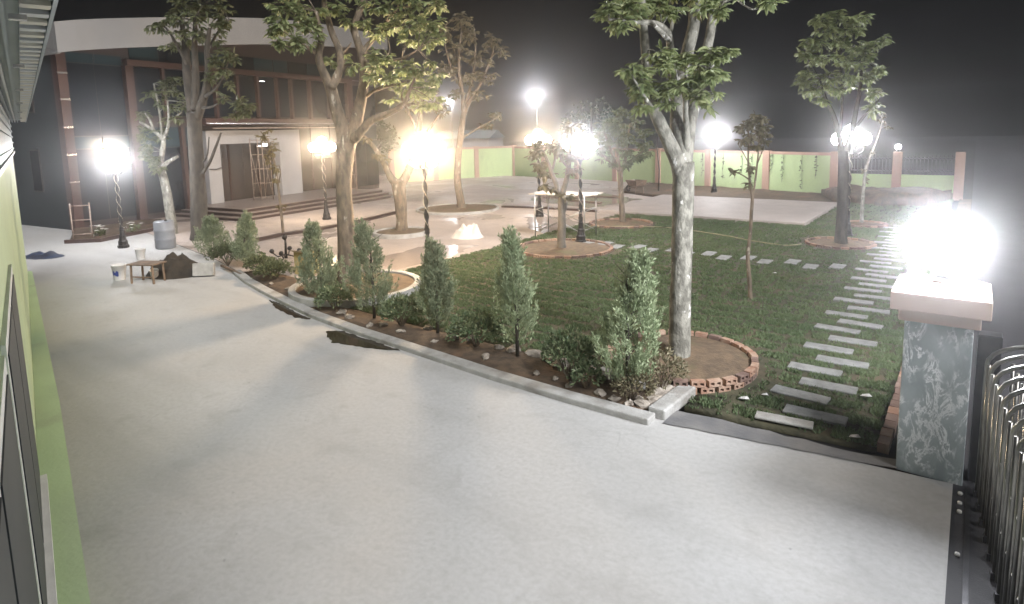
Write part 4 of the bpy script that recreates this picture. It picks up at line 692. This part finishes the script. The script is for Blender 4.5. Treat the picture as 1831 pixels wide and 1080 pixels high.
# ------------------------------------------------------------------ boundary wall
def wall_run(a, b, h0, h1, n, label, first=True):
    a, b = Vector(a), Vector(b); d = b - a; ln = d.length; ang = math.atan2(d.y, d.x)
    t = empty('boundary_wall', (a.x, a.y, 0), ang, label, 'wall', 'green boundary walls')
    for k in range(n):
        x0, x1 = ln * k / n, ln * (k + 1) / n; z0 = h0 + (h1 - h0) * k / n; z1 = h0 + (h1 - h0) * (k + 1) / n
        m = MB().add([(x0, -.06, -.05), (x1, -.06, -.05), (x1, .06, -.05), (x0, .06, -.05), (x0, -.06, z0), (x1, -.06, z1), (x1, .06, z1), (x0, .06, z0)], [(0, 3, 2, 1), (4, 5, 6, 7), (0, 1, 5, 4), (2, 3, 7, 6), (1, 2, 6, 5), (3, 0, 4, 7)])
        m.build('panel', 'wall_green', t)
        m = MB().add([(x0 + .2, -.11, z0 + .003), (x1 - .2, -.11, z1 + .003), (x1 - .2, .11, z1 + .003), (x0 + .2, .11, z0 + .003), (x0 + .2, -.11, z0 + .16), (x1 - .2, -.11, z1 + .16), (x1 - .2, .11, z1 + .16), (x0 + .2, .11, z0 + .16)], [(0, 3, 2, 1), (4, 5, 6, 7), (0, 1, 5, 4), (2, 3, 7, 6), (1, 2, 6, 5), (3, 0, 4, 7)])
        m.build('coping', 'pillar_pink', t)
    for k in range(n + 1):
        if k == 0 and not first: continue
        x = ln * k / n; z = h0 + (h1 - h0) * k / n
        bevel(MB().box(x - .2, x + .2, -.16, .16, -.05, z + .22).build('pillar', 'pillar_pink', t), .01)
wall_run((-36.6, 33.0), (-32.2, 43.2), 2.45, 2.4, 3, 'green boundary wall running behind the office end of the plaza')
wall_run((-32.2, 43.2), (-6.0, 37.0), 2.35, 2.1, 7, 'long green boundary wall with pink pillars behind the lawn', False)
t = empty('railing_fence', (-5.75, 37.0, 0), 0, 'low green wall with dark railings and pink pillars past the wall corner', 'fence')
for k in range(3): 
    bevel(MB().box(k * 2.6 - .2, k * 2.6 + .2, -.2, .2, -.05, 2.3).build('pillar', 'pillar_pink', t), .01)
    if k < 2:
        MB().box(k * 2.6 + .205, k * 2.6 + 2.395, -.06, .06, -.05, 1.15).build('panel', 'wall_green', t)
        for z in (1.32, 1.95): MB().box(k * 2.6 + .205, k * 2.6 + 2.395, -.02, .02, z, z + .045).build('rail', 'gate_dark', t)
        for j in range(13): MB().bar((k * 2.6 + .35 + j * .16, 0, 1.17), (k * 2.6 + .35 + j * .16, 0, 2.15), .022).build('bar', 'gate_dark', t)
def post_globe(name, x, y, z, r, power, label, col=(.95, .95, 1.0), soft=.15):
    t = empty(name, (x, y, z), 0, label, 'lamp')
    MB().lathe([(r * .62, 0), (r * .62, .03), (r * .3, .05), (r * .3, .10), (r * .5, .12), (r * .5, .14)], 12).build('base', 'iron', t)
    bm = bmesh.new(); bmesh.ops.create_uvsphere(bm, u_segments=24, v_segments=14, radius=r); me = bpy.data.meshes.new('globe'); bm.to_mesh(me); bm.free()
    me.materials.append(MATS['gate_globe']); me.polygons.foreach_set('use_smooth', [True] * len(me.polygons))
    obj('globe', me, t, (0, 0, .12 + r)); lamp('bulb', t, (0, 0, .12 + r), power, col, soft)
post_globe('pillar_lamp', -3.15, 37.0, 2.3, .13, 60, 'small white globe lamp on the pink railing pillar')
# hanging vines on the wall
WA, WB = Vector((-32.2, 43.2)), Vector((-6.0, 37.0)); wd = (WB - WA); wn = Vector((wd.y, -wd.x)).normalized()
for k, (s_, l_) in enumerate(((.62, 1.5), (.645, 1.9), (.70, 1.4), (.755, 1.6), (.80, 1.3), (.825, 1.7), (.87, 1.2), (.895, 1.6), (.935, 1.9), (.965, 1.3))):
    q = WA.lerp(WB, s_) + wn * .10; h = 2.35 - .25 * s_
    m = MB(); m.tube([(0, 0, 0), (random.uniform(-.05, .05), 0, -l_ * .5), (random.uniform(-.08, .08), -.01, -l_)], [.012, .01, .006], 4, False)
    t = empty('vine', (q.x, q.y, h), math.atan2(wd.y, wd.x), 'thin dark vine hanging down the green boundary wall', 'vine', 'vines on the boundary wall')
    m.build('stem', 'vine_dark', t)
    obj('leaves', leaf_mesh([(Vector((random.uniform(-.05, .05), -.03, -random.random() * l_)), (rnd_dir() + Vector((0, -.6, -.4))).normalized(), Vector((0, -1, 0)), .11, .028) for _ in range(18)], 'leaves', 'vine_dark'), t)
tag(MB().tube([(0, 0, 0), (.05, 0, 1.3), (-.12, 0, 2.6), (-.1, 0, 3.3)], [.05, .04, .035, .02], 7).build('bare_pole', 'bark_dark', None, True, (-15.18, 34.9, 0)), 'bare dark crooked pole planted before the green wall', 'pole')
# trees beyond the wall
def far_tree(x, y, h, r, label, n=420):
    t = empty('background_tree', (x, y, 0), 0, label, 'tree', 'trees beyond the boundary wall'); m = MB(); m.tube([(0, 0, 0), (.1, 0, h * .5), (0, .1, h * .9)], [.16, .12, .04], 8); items = []
    for k in range(16):
        c = rnd_dir(); c = Vector((c.x * r * .7, c.y * r * .7, h * .68 + c.z * h * .26)); m.tube([(0, 0, h * .45), c], [.05, .02], 5, False)
        for q in range(n // 16):
            p = c + rnd_dir() * r * .42 * random.random() ** .4
            for _ in range(3): items.append((p, (rnd_dir() + Vector((0, 0, -.4))).normalized(), rnd_dir(), .3, .07))
    m.build('trunk', 'bark_dark', t, True); obj('crown', leaf_mesh(items, 'crown', 'vine_dark'), t)
far_tree(-27.0, 47.5, 6.2, 2.4, 'dim hazy tree beyond the wall next to the flood light')
far_tree(-36.5, 31.0, 5.0, 1.9, 'dark tree at the far end of the office front')
t = empty('shed', (-41.5, 48.0, 0), .3, 'pale low outbuilding beyond the wall behind the hazy tree', 'building')
MB().box(-3, 3, -2, 2, -.05, 3.2).build('wall', 'white_paint', t); MB().add([(-3.2, -2.2, 3.203), (3.2, -2.2, 3.203), (3.2, 2.2, 3.203), (-3.2, 2.2, 3.203), (-3.2, 0, 4.0), (3.2, 0, 4.0)], [(0, 1, 5, 4), (2, 3, 4, 5), (0, 4, 3), (1, 2, 5), (0, 3, 2, 1)]).build('roof', 'sheet_metal', t)
# ------------------------------------------------------------------ office building
B = empty('office_building', (-31.0, 10.0, 0), R(98.0), 'dark glazed two storey office with a sweeping pale roof fascia and white entrance portal', 'building')
def bx(name, material, u0, u1, v0, v1, z0, z1, parent=B, bev=0):      # u along the front, v outwards
    o = MB().box(u0, u1, -v1, -v0, z0, z1).build(name, material, parent)
    if bev: bevel(o, bev)
    return o
bx('wall', 'soffit_dark', .05, 19.6, -12, -.25, -.05, 7.4)
bx('side_wall', 'render_grey', -.35, .045, -14, -.36, -.05, 7.9)
bx('corner_column', 'frame_brown', -.36, .0, -.355, .1, -.05, 7.75)
for z in (2.05, 3.22, 4.38, 5.55, 6.65): bx('bracket', 'steel_bright', -.40, -.02, .103, .16, z, z + .07)
for z0, z1 in ((1.6, 3.5), (5.1, 6.9)):
    for y0 in (2.2, 4.6):
        w_ = MB().box(-.385, -.352, y0, y0 + .85, z0, z1).build('window', 'soffit_dark', B)
        MB().box(-.392, -.387, y0 + .06, y0 + .79, z0 + .06, z1 - .06).build('pane', 'glass_dark', w_)
        MB().box(-.50, -.387, y0 - .1, y0 + .95, z1 + .03, z1 + .10).build('hood', 'render_grey', w_)
def pane(u0, u1, z0, z1, material='glass_dark', v=-.12):
    o = bx('window_pane', material, u0, u1, v - .03, v, z0, z1); o.rotation_euler = (random.uniform(-.004, .004), 0, random.uniform(-.004, .004))
US = [(0.03, 1.2), (1.24, 2.40)]
for a, b in US:
    pane(a, b, .3, 3.45); pane(a, b, 3.5, 4.0, 'glass_teal', -.1); pane(a, b, 4.05, 7.15); pane(a, b, 7.2, 7.6, 'glass_teal')
bx('column', 'frame_brown', 2.42, 2.78, -.2, .12, -.05, 7.2)
for a, b in ((2.8, 3.8), (3.84, 4.84), (5.06, 5.76)):
    pane(a, b, .3, 3.4)
    pane(a, b, 3.45, 4.4, 'glass_teal', -.1)
bx('column', 'frame_brown', 4.86, 5.04, -.2, .08, -.05, 4.4)
bx('beam', 'frame_brown', 2.5, 17.0, -.2, .16, 7.203, 7.48)
mu = [2.78, 4.2, 5.6, 7.0, 8.32, 9.62, 10.93, 11.99, 13.43, 14.96, 16.62]
for i in range(len(mu) - 1):
    pane(mu[i] + .07, mu[i + 1] - .07, 4.95, 7.18)
    bx('mullion', 'frame_brown', mu[i + 1] - .07, mu[i + 1] + .07, -.15, .10, 4.83, 7.2)
    pane(mu[i] + .03, mu[i + 1] - .03, 7.52, 8.2, 'glass_teal' if i % 3 != 1 else 'glass_dark', -.14)
bx('transom', 'steel', 13.5, 14.9, -.13, -.09, 6.12, 6.16)
bx('canopy_beam', 'frame_brown', 5.6, 16.95, -.2, 1.0, 4.46, 4.82, bev=.02)
bx('canopy_trim', 'steel_bright', 5.6, 16.95, 1.003, 1.03, 4.52, 4.58)
bx('canopy_pipe', 'pipe_rust', 6.0, 17.3, .9, .96, 4.28, 4.34)
bx('column', 'frame_brown', 16.70, 17.05, -.2, .12, -.05, 7.2)
for a, b in ((17.08, 18.3), (18.34, 19.5)):
    for z0, z1 in ((.3, 3.4), (3.5, 7.1)): pane(a, b, z0, z1, 'glass_dark', -.2)
pt = bx('portal_leg', 'white_paint', 5.80, 6.55, -.1, .6, .455, 4.2, bev=.01); bx('portal_leg', 'white_paint', 10.35, 11.85, -.1, .6, .455, 4.2, bev=.01)
bx('portal_lintel', 'white_paint', 6.555, 10.345, -.1, .597, 3.5, 4.197)
MB().tube([(5.83, -.62, 2.25), (6.2, -.66, 2.22), (6.53, -.64, 2.3)], .02, 6).build('cable', 'rubber', B)
for a, b in ((6.57, 7.5), (7.54, 8.44), (8.48, 9.38), (9.42, 10.33)): pane(a, b, .46, 3.48, 'glass_brown', -.16)
ld = bx('door', 'frame_brown', 7.49, 7.55, -.16, -.1, .46, 3.4); bx('door', 'frame_brown', 9.37, 9.43, -.16, -.1, .46, 3.4)
for a, b in ((11.88, 13.3), (13.34, 14.85), (14.95, 16.65)): pane(a, b, .46, 4.4, 'glass_brown', -.1)
bx('mullion', 'frame_brown', 14.86, 14.94, -.15, .04, .46, 4.44)
bx('mullion', 'frame_brown', 13.29, 13.35, -.15, .0, .46, 4.44)
mat('lit_panel', (0.8, 0.8, 0.8), emit=(1, .97, .95, 5.0))
bx('ceiling_lamp', 'lit_panel', 9.6, 9.85, .1, .2, 3.30, 3.44); bx('ceiling_lamp', 'lit_panel', 9.1, 9.3, .25, .33, 3.28, 3.34); bx('ceiling_lamp', 'lit_panel', 9.7, 9.98, .12, .2, 6.9, 6.93)
for k in range(3):
    s_ = bx('step', 'step_riser', 4.2 + .38 * k, 14.9 - .1 * k, -.1 + .01 * k, 5.1 - .42 * k, -.05 + (.0 if k == 0 else .15 * k + .003), .15 * (k + 1) - .034)
    bx('tread', 'step_stone', 4.17 + .38 * k, 14.93 - .1 * k, -.1 + .01 * k, 5.13 - .42 * k, .15 * (k + 1) - .033, .15 * (k + 1), s_, .006)
# sweeping fascia
m = MB(); sf = MB(); n = 30; V = []; SV = []; TV = []
for k in range(n + 1):
    s_ = k / n; u_ = -.6 + 20.6 * s_; v_ = .8 + 1.3 * math.sin(math.pi * s_) ** .8
    zb = 7.42 + 1.2 * min(1, s_ / .44) ** .85 + (1.0 * max(0, (s_ - .44) / .56)); zt = zb + 1.22 + .1 * math.sin(math.pi * s_) - .4 * max(0, (s_ - .6) / .4)
    V += [(u_, -v_, zb), (u_, -v_, zt), (u_, -v_ + .22, zt), (u_, -v_ + .22, zb + .003)]
    SV += [(u_, -v_ + .225, zb + .06), (u_, .30, zb + .06 + .25), (u_, .30, zb + .12 + .25), (u_, -v_ + .225, zb + .12)]
    TV += [(u_, .19, 7.45), (u_, .19, zb + .2), (u_, .25, zb + .2), (u_, .25, 7.45)]
def loft(V, n):
    f = []
    for k in range(n):
        for q in range(4): f.append((4 * k + q, 4 * k + (q + 1) % 4, 4 * k + 4 + (q + 1) % 4, 4 * k + 4 + q))
    return f + [(3, 2, 1, 0), tuple(4 * n + q for q in range(4))]
MB().add(V, loft(V, n)).build('fascia', 'fascia_grey', B); MB().add(SV, loft(SV, n)).build('soffit', 'soffit_dark', B); MB().add(TV, loft(TV, n)).build('upper_wall', 'soffit_dark', B)
bx('fascia_return', 'fascia_grey', -.6, -.38, -8, .57, 7.42, 8.62)
MB().add([(-.6, 8, 8.4), (20, 8, 9.6), (20, -.5, 10.4), (-.6, -.5, 8.55)], [(0, 1, 2, 3)]).build('roof', 'sheet_metal', B)
# flower bed at the office corner
tag(patch('flower_bed', [(-27.2, 8.25), (-26.5, 9.0), (-28.0, 12.3), (-31.0, 13.2), (-31.3, 12.2), (-30.9, 9.6)], .10, 'soil', .4, .06, 4), kind='structure')
tag(bevel(sweep1([(-27.3, 8.15), (-26.42, 9.0), (-27.9, 12.3)], .14, -.02, .14).build('kerb', 'step_riser')), kind='structure')
def flowers(x, y, label, n=14):
    t = empty('flower_plant', (x, y, .1), 0, label, 'plant'); items = []; fl = []
    for k in range(60):
        a = random.uniform(0, 6.28); r = random.uniform(0, .3); items.append((Vector((math.cos(a) * r, math.sin(a) * r, random.uniform(.02, .25))), (rnd_dir() + Vector((0, 0, .8))).normalized(), rnd_dir(), .14, .03))
    for k in range(n):
        a = random.uniform(0, 6.28); r = random.uniform(0, .32); c = Vector((math.cos(a) * r, math.sin(a) * r, random.uniform(.22, .42)))
        for q in range(5): b = q * 1.257; fl.append((c, Vector((math.cos(b), math.sin(b), .35)), Vector((0, 0, 1)), .08, .03))
    obj('leaves', leaf_mesh(items, 'leaves', 'leaf_dark'), t); obj('flowers', leaf_mesh(fl, 'flowers', 'petal'), t)
flowers(-27.45, 9.35, 'white flowering plant in the bed at the office corner', 18); flowers(-27.0, 10.4, 'small white flowers in the bed behind the lone lamp', 8)

# ------------------------------------------------------------------ scaffolds and building materials
def frame_stand(name, loc, rz, label, w_, h, bays, d_=0.0, material='pipe_rust'):
    t = empty(name, loc, rz, label, 'scaffold')
    for y in ((0,) if d_ == 0 else (-d_ / 2, d_ / 2)):
        for x in (-w_ / 2, w_ / 2): MB().tube([(x, y, 0), (x, y, h)], .026, 7).build('post', material, t, True)
        for k in range(bays + 1): MB().tube([(-w_ / 2, y, .15 + (h - .25) * k / bays), (w_ / 2, y, .15 + (h - .25) * k / bays)], .02, 6).build('rung', material, t, True)
    if d_:
        for x in (-w_ / 2, w_ / 2):
            MB().tube([(x, -d_ / 2, .2), (x, d_ / 2, h * .8)], .014, 6).build('brace', material, t, True); MB().tube([(x, d_ / 2, .2), (x, -d_ / 2, h * .8)], .014, 6).build('brace', material, t, True)
    return t
def bpos(u_, v_, z): a = Vector((-31.0, 10.0)) + Vector((-.139, .990)) * u_ + Vector((.990, .139)) * v_; return (a.x, a.y, z)
frame_stand('scaffold_frame', bpos(8.2, 1.6, .452), R(98), 'tall narrow steel scaffold tower in the entrance portal', .75, 3.3, 4, .6)
frame_stand('scaffold_frame', bpos(13.6, 2.6, .452), R(98), 'tall steel scaffold tower on the steps behind the warm lamp', .75, 3.6, 4, .6)
frame_stand('trestle', (-27.3, 8.75, .12), R(60), 'small steel trestle frame leaning by the office corner column', .62, 1.35, 2)
t = empty('work_platform', (-11.65, 18.65, 0), R(8), 'steel scaffold work platform with pale planks on the plaza edge', 'scaffold')
for x in (-.95, .95):
    for y in (-.55, .55): MB().tube([(x, y, .01), (x, y, 1.62)], .024, 7).build('post', 'steel', t, True)
    for z in (.35, 1.0, 1.5): MB().tube([(x, -.55, z), (x, .55, z)], .018, 6).build('rung', 'steel', t, True)
for y in (-.55, .55):
    MB().tube([(-.95, y, .2), (.95, y, 1.05)], .013, 6).build('brace', 'steel', t, True); MB().tube([(.95, y, .2), (-.95, y, 1.05)], .013, 6).build('brace', 'steel', t, True)
for k in range(4): bevel(MB().box(-1.2 + .05 * (k % 2), 1.15 + .1 * (k % 2), -.54 + .275 * k, -.28 + .275 * k, 1.535, 1.57).build('plank', 'plank', t), .004)
# heap of white sheet
def heap(name, loc, rz, a, b, h, material, label, cat, seed, peaks=((0, 0, 1),), res=22, rough=.22):
    V = []; F = []
    for i in range(res + 1):
        for j in range(res + 1):
            x = -1 + 2 * i / res; y = -1 + 2 * j / res; r = math.hypot(x, y); z = 0
            for px, py, pz in peaks: z = max(z, pz * math.exp(-((x - px) ** 2 + (y - py) ** 2) * (5.0 if material != 'dark_earth' else 1.7)))
            z = z * (1 + rough * NZ.noise((x * 4 + seed, y * 4, seed))) + rough * .25 * NZ.noise((x * 9, y * 9, seed))
            z = max(z, 0) * max(0, 1 - r ** 4) if r < 1 else 0
            k = 1 if r < 1 else 1 / r
            V.append((x * k * a, y * k * b, z * h + (-.02 if r >= 1 else 0)))
    for i in range(res):
        for j in range(res): q = i * (res + 1) + j; F.append((q, q + res + 1, q + res + 2, q + 1))
    o = MB().add(V, F).build(name, material, None, True, loc, rz); return tag(o, label, cat)
heap('sack_pile', (-14.7, 16.75, .01), .5, .62, .5, .52, 'sack', 'crumpled white sack pile on the wet plaza', 'sack pile', 3, ((-.2, -.2, .9), (.1, .1, .8), (.45, .1, .95), (.3, .45, .6), (-.6, .1, .5), (.6, -.25, .6), (0, -.5, .5)), 30, .45)
heap('earth_pile', (-18.0, 7.95, 0), .4, .85, .7, .52, 'dark_earth', 'dark earth pile behind the rough wooden table', 'earth pile', 5, ((-.1, 0, 1), (.45, .2, .7), (-.5, -.2, .65)), 28, .55)
heap('tarp', (-24.9, 6.75, 0), .3, .85, .5, .2, 'tarp', 'dark crumpled tarpaulin beside the green gatehouse wall', 'tarpaulin', 8, ((-.3, 0, .8), (.4, .1, .9)), 20, .5)
t = empty('rough_table', (-17.65, 7.05, 0), .45, 'rough wooden work table before the earth pile', 'table')
for k in range(3): bevel(MB().box(-.4, .4, -.26 + .175 * k, -.09 + .175 * k, .50, .535).build('plank', 'wood_dark', t), .004)
for x in (-.34, .34):
    for y in (-.2, .2): MB().bar((x, y, 0), (x * .95, y * .95, .5), .045).build('leg', 'wood_dark', t)
MB().bar((-.34, -.2, .18), (.34, -.2, .18), .03).build('stretcher', 'wood_dark', t)
def bucket(x, y, s_, label, mark, tilt=0):
    t = empty('bucket', (x, y, 0), .9, label, 'bucket'); t.scale = (s_,) * 3; t.rotation_euler.x = tilt
    MB().lathe([(.12, 0), (.125, .02), (.155, .34), (.165, .345), (.165, .37), (.15, .37), (.12, .05)], 20, cap=False).lathe([(.0, .04), (.12, .04)], 20, cap=False).build('body', 'plastic_white', t, True)
    MB().tube([(.165 * math.cos(a), .165 * math.sin(a) - .0, .34 - .12 * math.sin(a)) for a in np.linspace(0, math.pi, 12)], .006, 5).build('handle', 'steel', t)
    if mark:
        V = []; F = []
        for k in range(7):
            a = -2.2 + .14 * k; V += [(.1515 * math.cos(a), .1515 * math.sin(a), .12 + .02 * math.sin(k)), (.1585 * math.cos(a), .1585 * math.sin(a), .22 + .03 * math.sin(k * 1.7))]
        for k in range(6): F.append((2 * k, 2 * k + 2, 2 * k + 3, 2 * k + 1))
        MB().add(V, F).build('printed_mark', 'plastic_blue', t)
bucket(-18.7, 6.75, 1.15, 'white bucket with a blue mark standing on the driveway', True)
bucket(-21.3, 8.35, .95, 'plain white bucket nearer the blue grey drum', False)
bucket(-17.95, 7.35, .7, 'small white bucket under the rough table', False, .25)
t = empty('water_drum', (-22.7, 9.75, 0), 0, 'blue grey plastic drum standing behind the plain bucket', 'drum')
MB().lathe([(.30, 0), (.33, .04), (.33, .30), (.35, .33), (.33, .36), (.33, .62), (.35, .65), (.33, .68), (.33, .92), (.30, .97), (.12, .985)], 20).build('body', 'drum_blue', t, True); MB().lathe([(.05, .985), (.05, 1.02)], 10, (.15, 0, 0)).build('cap', 'rubber', t)
o = MB().box(-.28, .28, -.08, .08, 0, .36).build('concrete_block', 'kerb_concrete', None, False, (-16.95, 8.2, .02), .75); o.rotation_euler.x = -.22; bevel(o, .015, 2); tag(o, 'pale concrete block leaning at the edge of the earth pile', 'block')
t = empty('carton', (-14.75, 10.0, .006), .3, 'open yellow carton on the plaza behind the broad cypress', 'carton')
MB().box(-.26, .26, -.2, .2, 0, .62).build('body', 'card_yellow', t)
for s_ in (-1, 1): MB().add([(-.26, s_ * .2, .622), (.26, s_ * .2, .622), (.26, s_ * .36, .70), (-.26, s_ * .36, .70), (-.26, s_ * .2, .627), (.26, s_ * .2, .627), (.26, s_ * .36, .705), (-.26, s_ * .36, .705)], [(0, 1, 2, 3), (7, 6, 5, 4), (0, 4, 5, 1), (2, 6, 7, 3)]).build('flap', 'plank', t)
t = empty('wheelbarrow', (-15.9, 33.3, .05), 2.6, 'rusty wheelbarrow parked before the green wall', 'wheelbarrow')
MB().add([(-.5, -.3, .45), (.4, -.22, .35), (.4, .22, .35), (-.5, .3, .45), (-.6, -.38, .75), (.65, -.33, .72), (.65, .33, .72), (-.6, .38, .75)], [(0, 3, 2, 1), (0, 1, 5, 4), (1, 2, 6, 5), (2, 3, 7, 6), (3, 0, 4, 7)]).build('tray', 'wood_dark', t)
for s_ in (-1, 1):
    MB().tube([(-1.1, s_ * .3, .7), (-.3, s_ * .24, .38), (.8, s_ * .06, .2)], .02, 6).build('handle', 'pipe_rust', t); MB().tube([(-.35, s_ * .25, .4), (-.4, s_ * .28, 0)], .02, 6).build('leg', 'pipe_rust', t)
MB().tube([(.8 + .17 * math.cos(a), 0, .2 + .17 * math.sin(a)) for a in np.linspace(0, 6.283, 17)], .04, 7, False).build('wheel', 'rubber', t, True)
for k, (x, y, a, l_) in enumerate(((-18.5, 29.5, .4, 2.4), (-17.2, 30.6, .1, 3.0), (-19.3, 31.4, .7, 2.0), (-16.4, 28.2, -.2, 2.2))):
    tag(bevel(MB().box(-l_ / 2, l_ / 2, -.12, .12, 0, .05).build('board', 'wood_dark', None, False, (x, y, .02), a)), ('second longest', 'longest', 'shortest', 'nearest')[k] + ' loose dark board lying on the wet plaza beyond the concrete pad', 'board', 'loose boards on the wet plaza')

# ------------------------------------------------------------------ gate pillar and lamp
t = empty('gate_pillar', (-.20, 7.93, 0), 0, 'square veined grey marble gate pillar with pale pink cap', 'pillar')
bevel(MB().box(-.30, .30, -.31, .31, -.02, 1.70).build('shaft', 'marble', t), .008); bevel(MB().box(-.355, .355, -.365, .365, 1.702, 1.83).build('neck', 'cap_pink', t), .008)
bevel(MB().add([(-.43, -.44, 1.832), (.43, -.44, 1.832), (.43, .44, 1.832), (-.43, .44, 1.832), (-.43, -.44, 2.02), (.43, -.44, 2.02), (.43, .44, 2.02), (-.43, .44, 2.02), (-.22, -.24, 2.10), (.22, -.24, 2.10), (.22, .24, 2.10), (-.22, .24, 2.10)], [(3, 2, 1, 0), (0, 1, 5, 4), (1, 2, 6, 5), (2, 3, 7, 6), (3, 0, 4, 7), (4, 5, 9, 8), (5, 6, 10, 9), (6, 7, 11, 10), (7, 4, 8, 11), (8, 9, 10, 11)]).build('cap', 'cap_pink', t), .008)
post_globe('pillar_lamp', -.20, 7.93, 2.10, .27, 1000, 'glaring white globe lamp on top of the marble gate pillar', (.93, .95, 1.0), .22)
tag(bevel(MB().box(-.1, .1, -.1, .1, 0, 1.62).build('guide_post', 'gate_dark', None, False, (.24, 7.86, -.01)), .01), 'dark square gate guide post against the marble pillar', 'post')
# ------------------------------------------------------------------ retractable gate
G = empty('retractable_gate', (0.22, 7.45, -.01), R(5), 'dark steel retractable gate of arched frames and crossing bars', 'gate')
arch = MB().tube([(0, 0, .08), (0, 0, 1.42)] + [(.44 - .44 * math.cos(a), 0, 1.42 + .24 * math.sin(a)) for a in np.linspace(.2, math.pi - .2, 11)] + [(.88, 0, 1.42), (.88, 0, .08)], .02, 9).mesh('arch_frame', 'gate_steel', True)
sc1 = MB().tube([(0, 0, .3), (0, -.27, .75)], .011, 6).mesh('cross_bar', 'gate_dark', True); sc2 = MB().tube([(0, 0, .75), (0, -.27, .3)], .011, 6).mesh('cross_bar', 'gate_dark', True)
post = MB().tube([(0, 0, .08), (0, 0, 1.46)], .017, 7).mesh('upright', 'gate_steel', True)
knob = MB().lathe([(.01, -.02), (.03, -.01), (.03, .01), (.01, .02)], 8).mesh('pivot', 'steel_bright', True)
foot = MB().box(-.03, .91, -.03, .03, .02, .08).mesh('foot_beam', 'gate_dark')
for k in range(19):
    y = -k * .27
    obj('arch_frame', arch, G, (0, y, 0)); obj('foot_beam', foot, G, (0, y, 0))
    for x in (.0, .2, .44, .68): obj('upright', post, G, (x, y - (.135 if x == 0 else 0), 0))
    if k < 18:
        for x in (.03, .85):
            for zz in (0, .45):
                obj('cross_bar', sc1, G, (x, y, zz)); obj('cross_bar', sc2, G, (x, y, zz)); o = obj('pivot', knob, G, (x - .02, y - .135, .525 + zz)); o.rotation_euler.y = math.pi / 2
tr = tag(MB().box(-.02, .02, -6.5, 0, 0, .012).build('gate_track', 'gate_dark', None, False, (.15, 7.6, -.008)), 'flush steel track beside the retractable gate', 'track')
for k, y in enumerate((7.42, 7.22, 7.05, 6.3, 5.45, 4.6)):
    tag(bevel(MB().box(-.02, .02, -.022, .022, 0, .03).build('road_stud', 'plastic_white', None, False, (.085, y, -.008))), 'small white reflective stud in the ground along the gate track', 'stud', 'studs along the gate track')

# ------------------------------------------------------------------ gatehouse beside the camera
H = empty('gatehouse', (0, 0, 0), math.atan2(.2542, -.9671), 'light green gatehouse with aluminium windows and a ribbed metal eave along the driveway', 'building')
MB().prism([(.6, -.07), (10, -.065), (21, .10), (21, .198), (.6, .198)], -.02, .35).build('plinth', 'gate_green', H)
MB().box(.6, 21, .2, .5, -.02, 3.6).build('wall', 'gate_green', H)
MB().box(.6, 21, .17, .5, 3.603, 4.36).build('cladding', 'sheet_metal', H)
for k in range(5): MB().box(.6, 21, .145, .168, 3.66 + .14 * k, 3.69 + .14 * k).build('cladding_rib', 'sheet_metal', H)
MB().box(.6, 21, .14, .168, 3.56, 3.60).build('drip_edge', 'white_frame', H)
MB().box(.6, 21.2, -.155, .7, 4.40, 4.44).build('roof', 'sheet_metal', H)
for k in range(7): MB().box(.6, 21.1, .0 + .055 * k, .018 + .055 * k, 4.345, 4.397).build('roof_rib', 'aluminium' if k % 2 else 'sheet_metal', H)
for k in range(88): MB().box(-.045, .045, -.15, -.05, -.02, .02).build('eave_rib', 'sheet_white' if k % 2 else 'aluminium', H, loc=(1.2 + .22 * k, 0, 4.36))
MB().box(.6, 21.2, -.17, -.155, 4.345, 4.41).build('eave_trim', 'sheet_metal', H)
for k in range(2):
    x0 = 1.2 + 3.1 * k; w_ = MB().box(x0, x0 + 2.9, .175, .198, .62, 2.7).build('window', 'white_frame', H)
    for j in range(2): MB().box(x0 + .09 + 1.4 * j, x0 + 1.40 + 1.41 * j, .168, .1745, .70, 2.62).build('pane', 'glass_gate', w_)
    MB().box(x0 - .03, x0 + 2.93, .12, .198, .53, .615).build('sill', 'white_frame', w_)
for x in (3.2, 5.2, 7.5, 10, 13, 16): MB().box(x, x + .05, -.07, -.01, 4.29, 4.31).build('eave_clip', 'steel_bright', H)

# ------------------------------------------------------------------ night haze, also put in to stand for lens bloom round the lamps
hz = MB().box(-159, 119, -109, 189, -1.1, 12.4)
me = bpy.data.meshes.new('haze'); me.from_pydata(hz.v, [], hz.f)
m = bpy.data.materials.new('haze'); m.use_nodes = True; m.node_tree.nodes.clear()
pv = m.node_tree.nodes.new('ShaderNodeVolumePrincipled'); ou = m.node_tree.nodes.new('ShaderNodeOutputMaterial')
pv.inputs['Color'].default_value = (.95, .95, .97, 1); pv.inputs['Density'].default_value = 0.0049; pv.inputs['Anisotropy'].default_value = 0.945
m.node_tree.links.new(pv.outputs[0], ou.inputs['Volume']); me.materials.append(m)
tag(obj('haze', me), 'thin bright night haze over the whole yard, put in also for the bloom round the lamps', 'haze', kind='stuff')
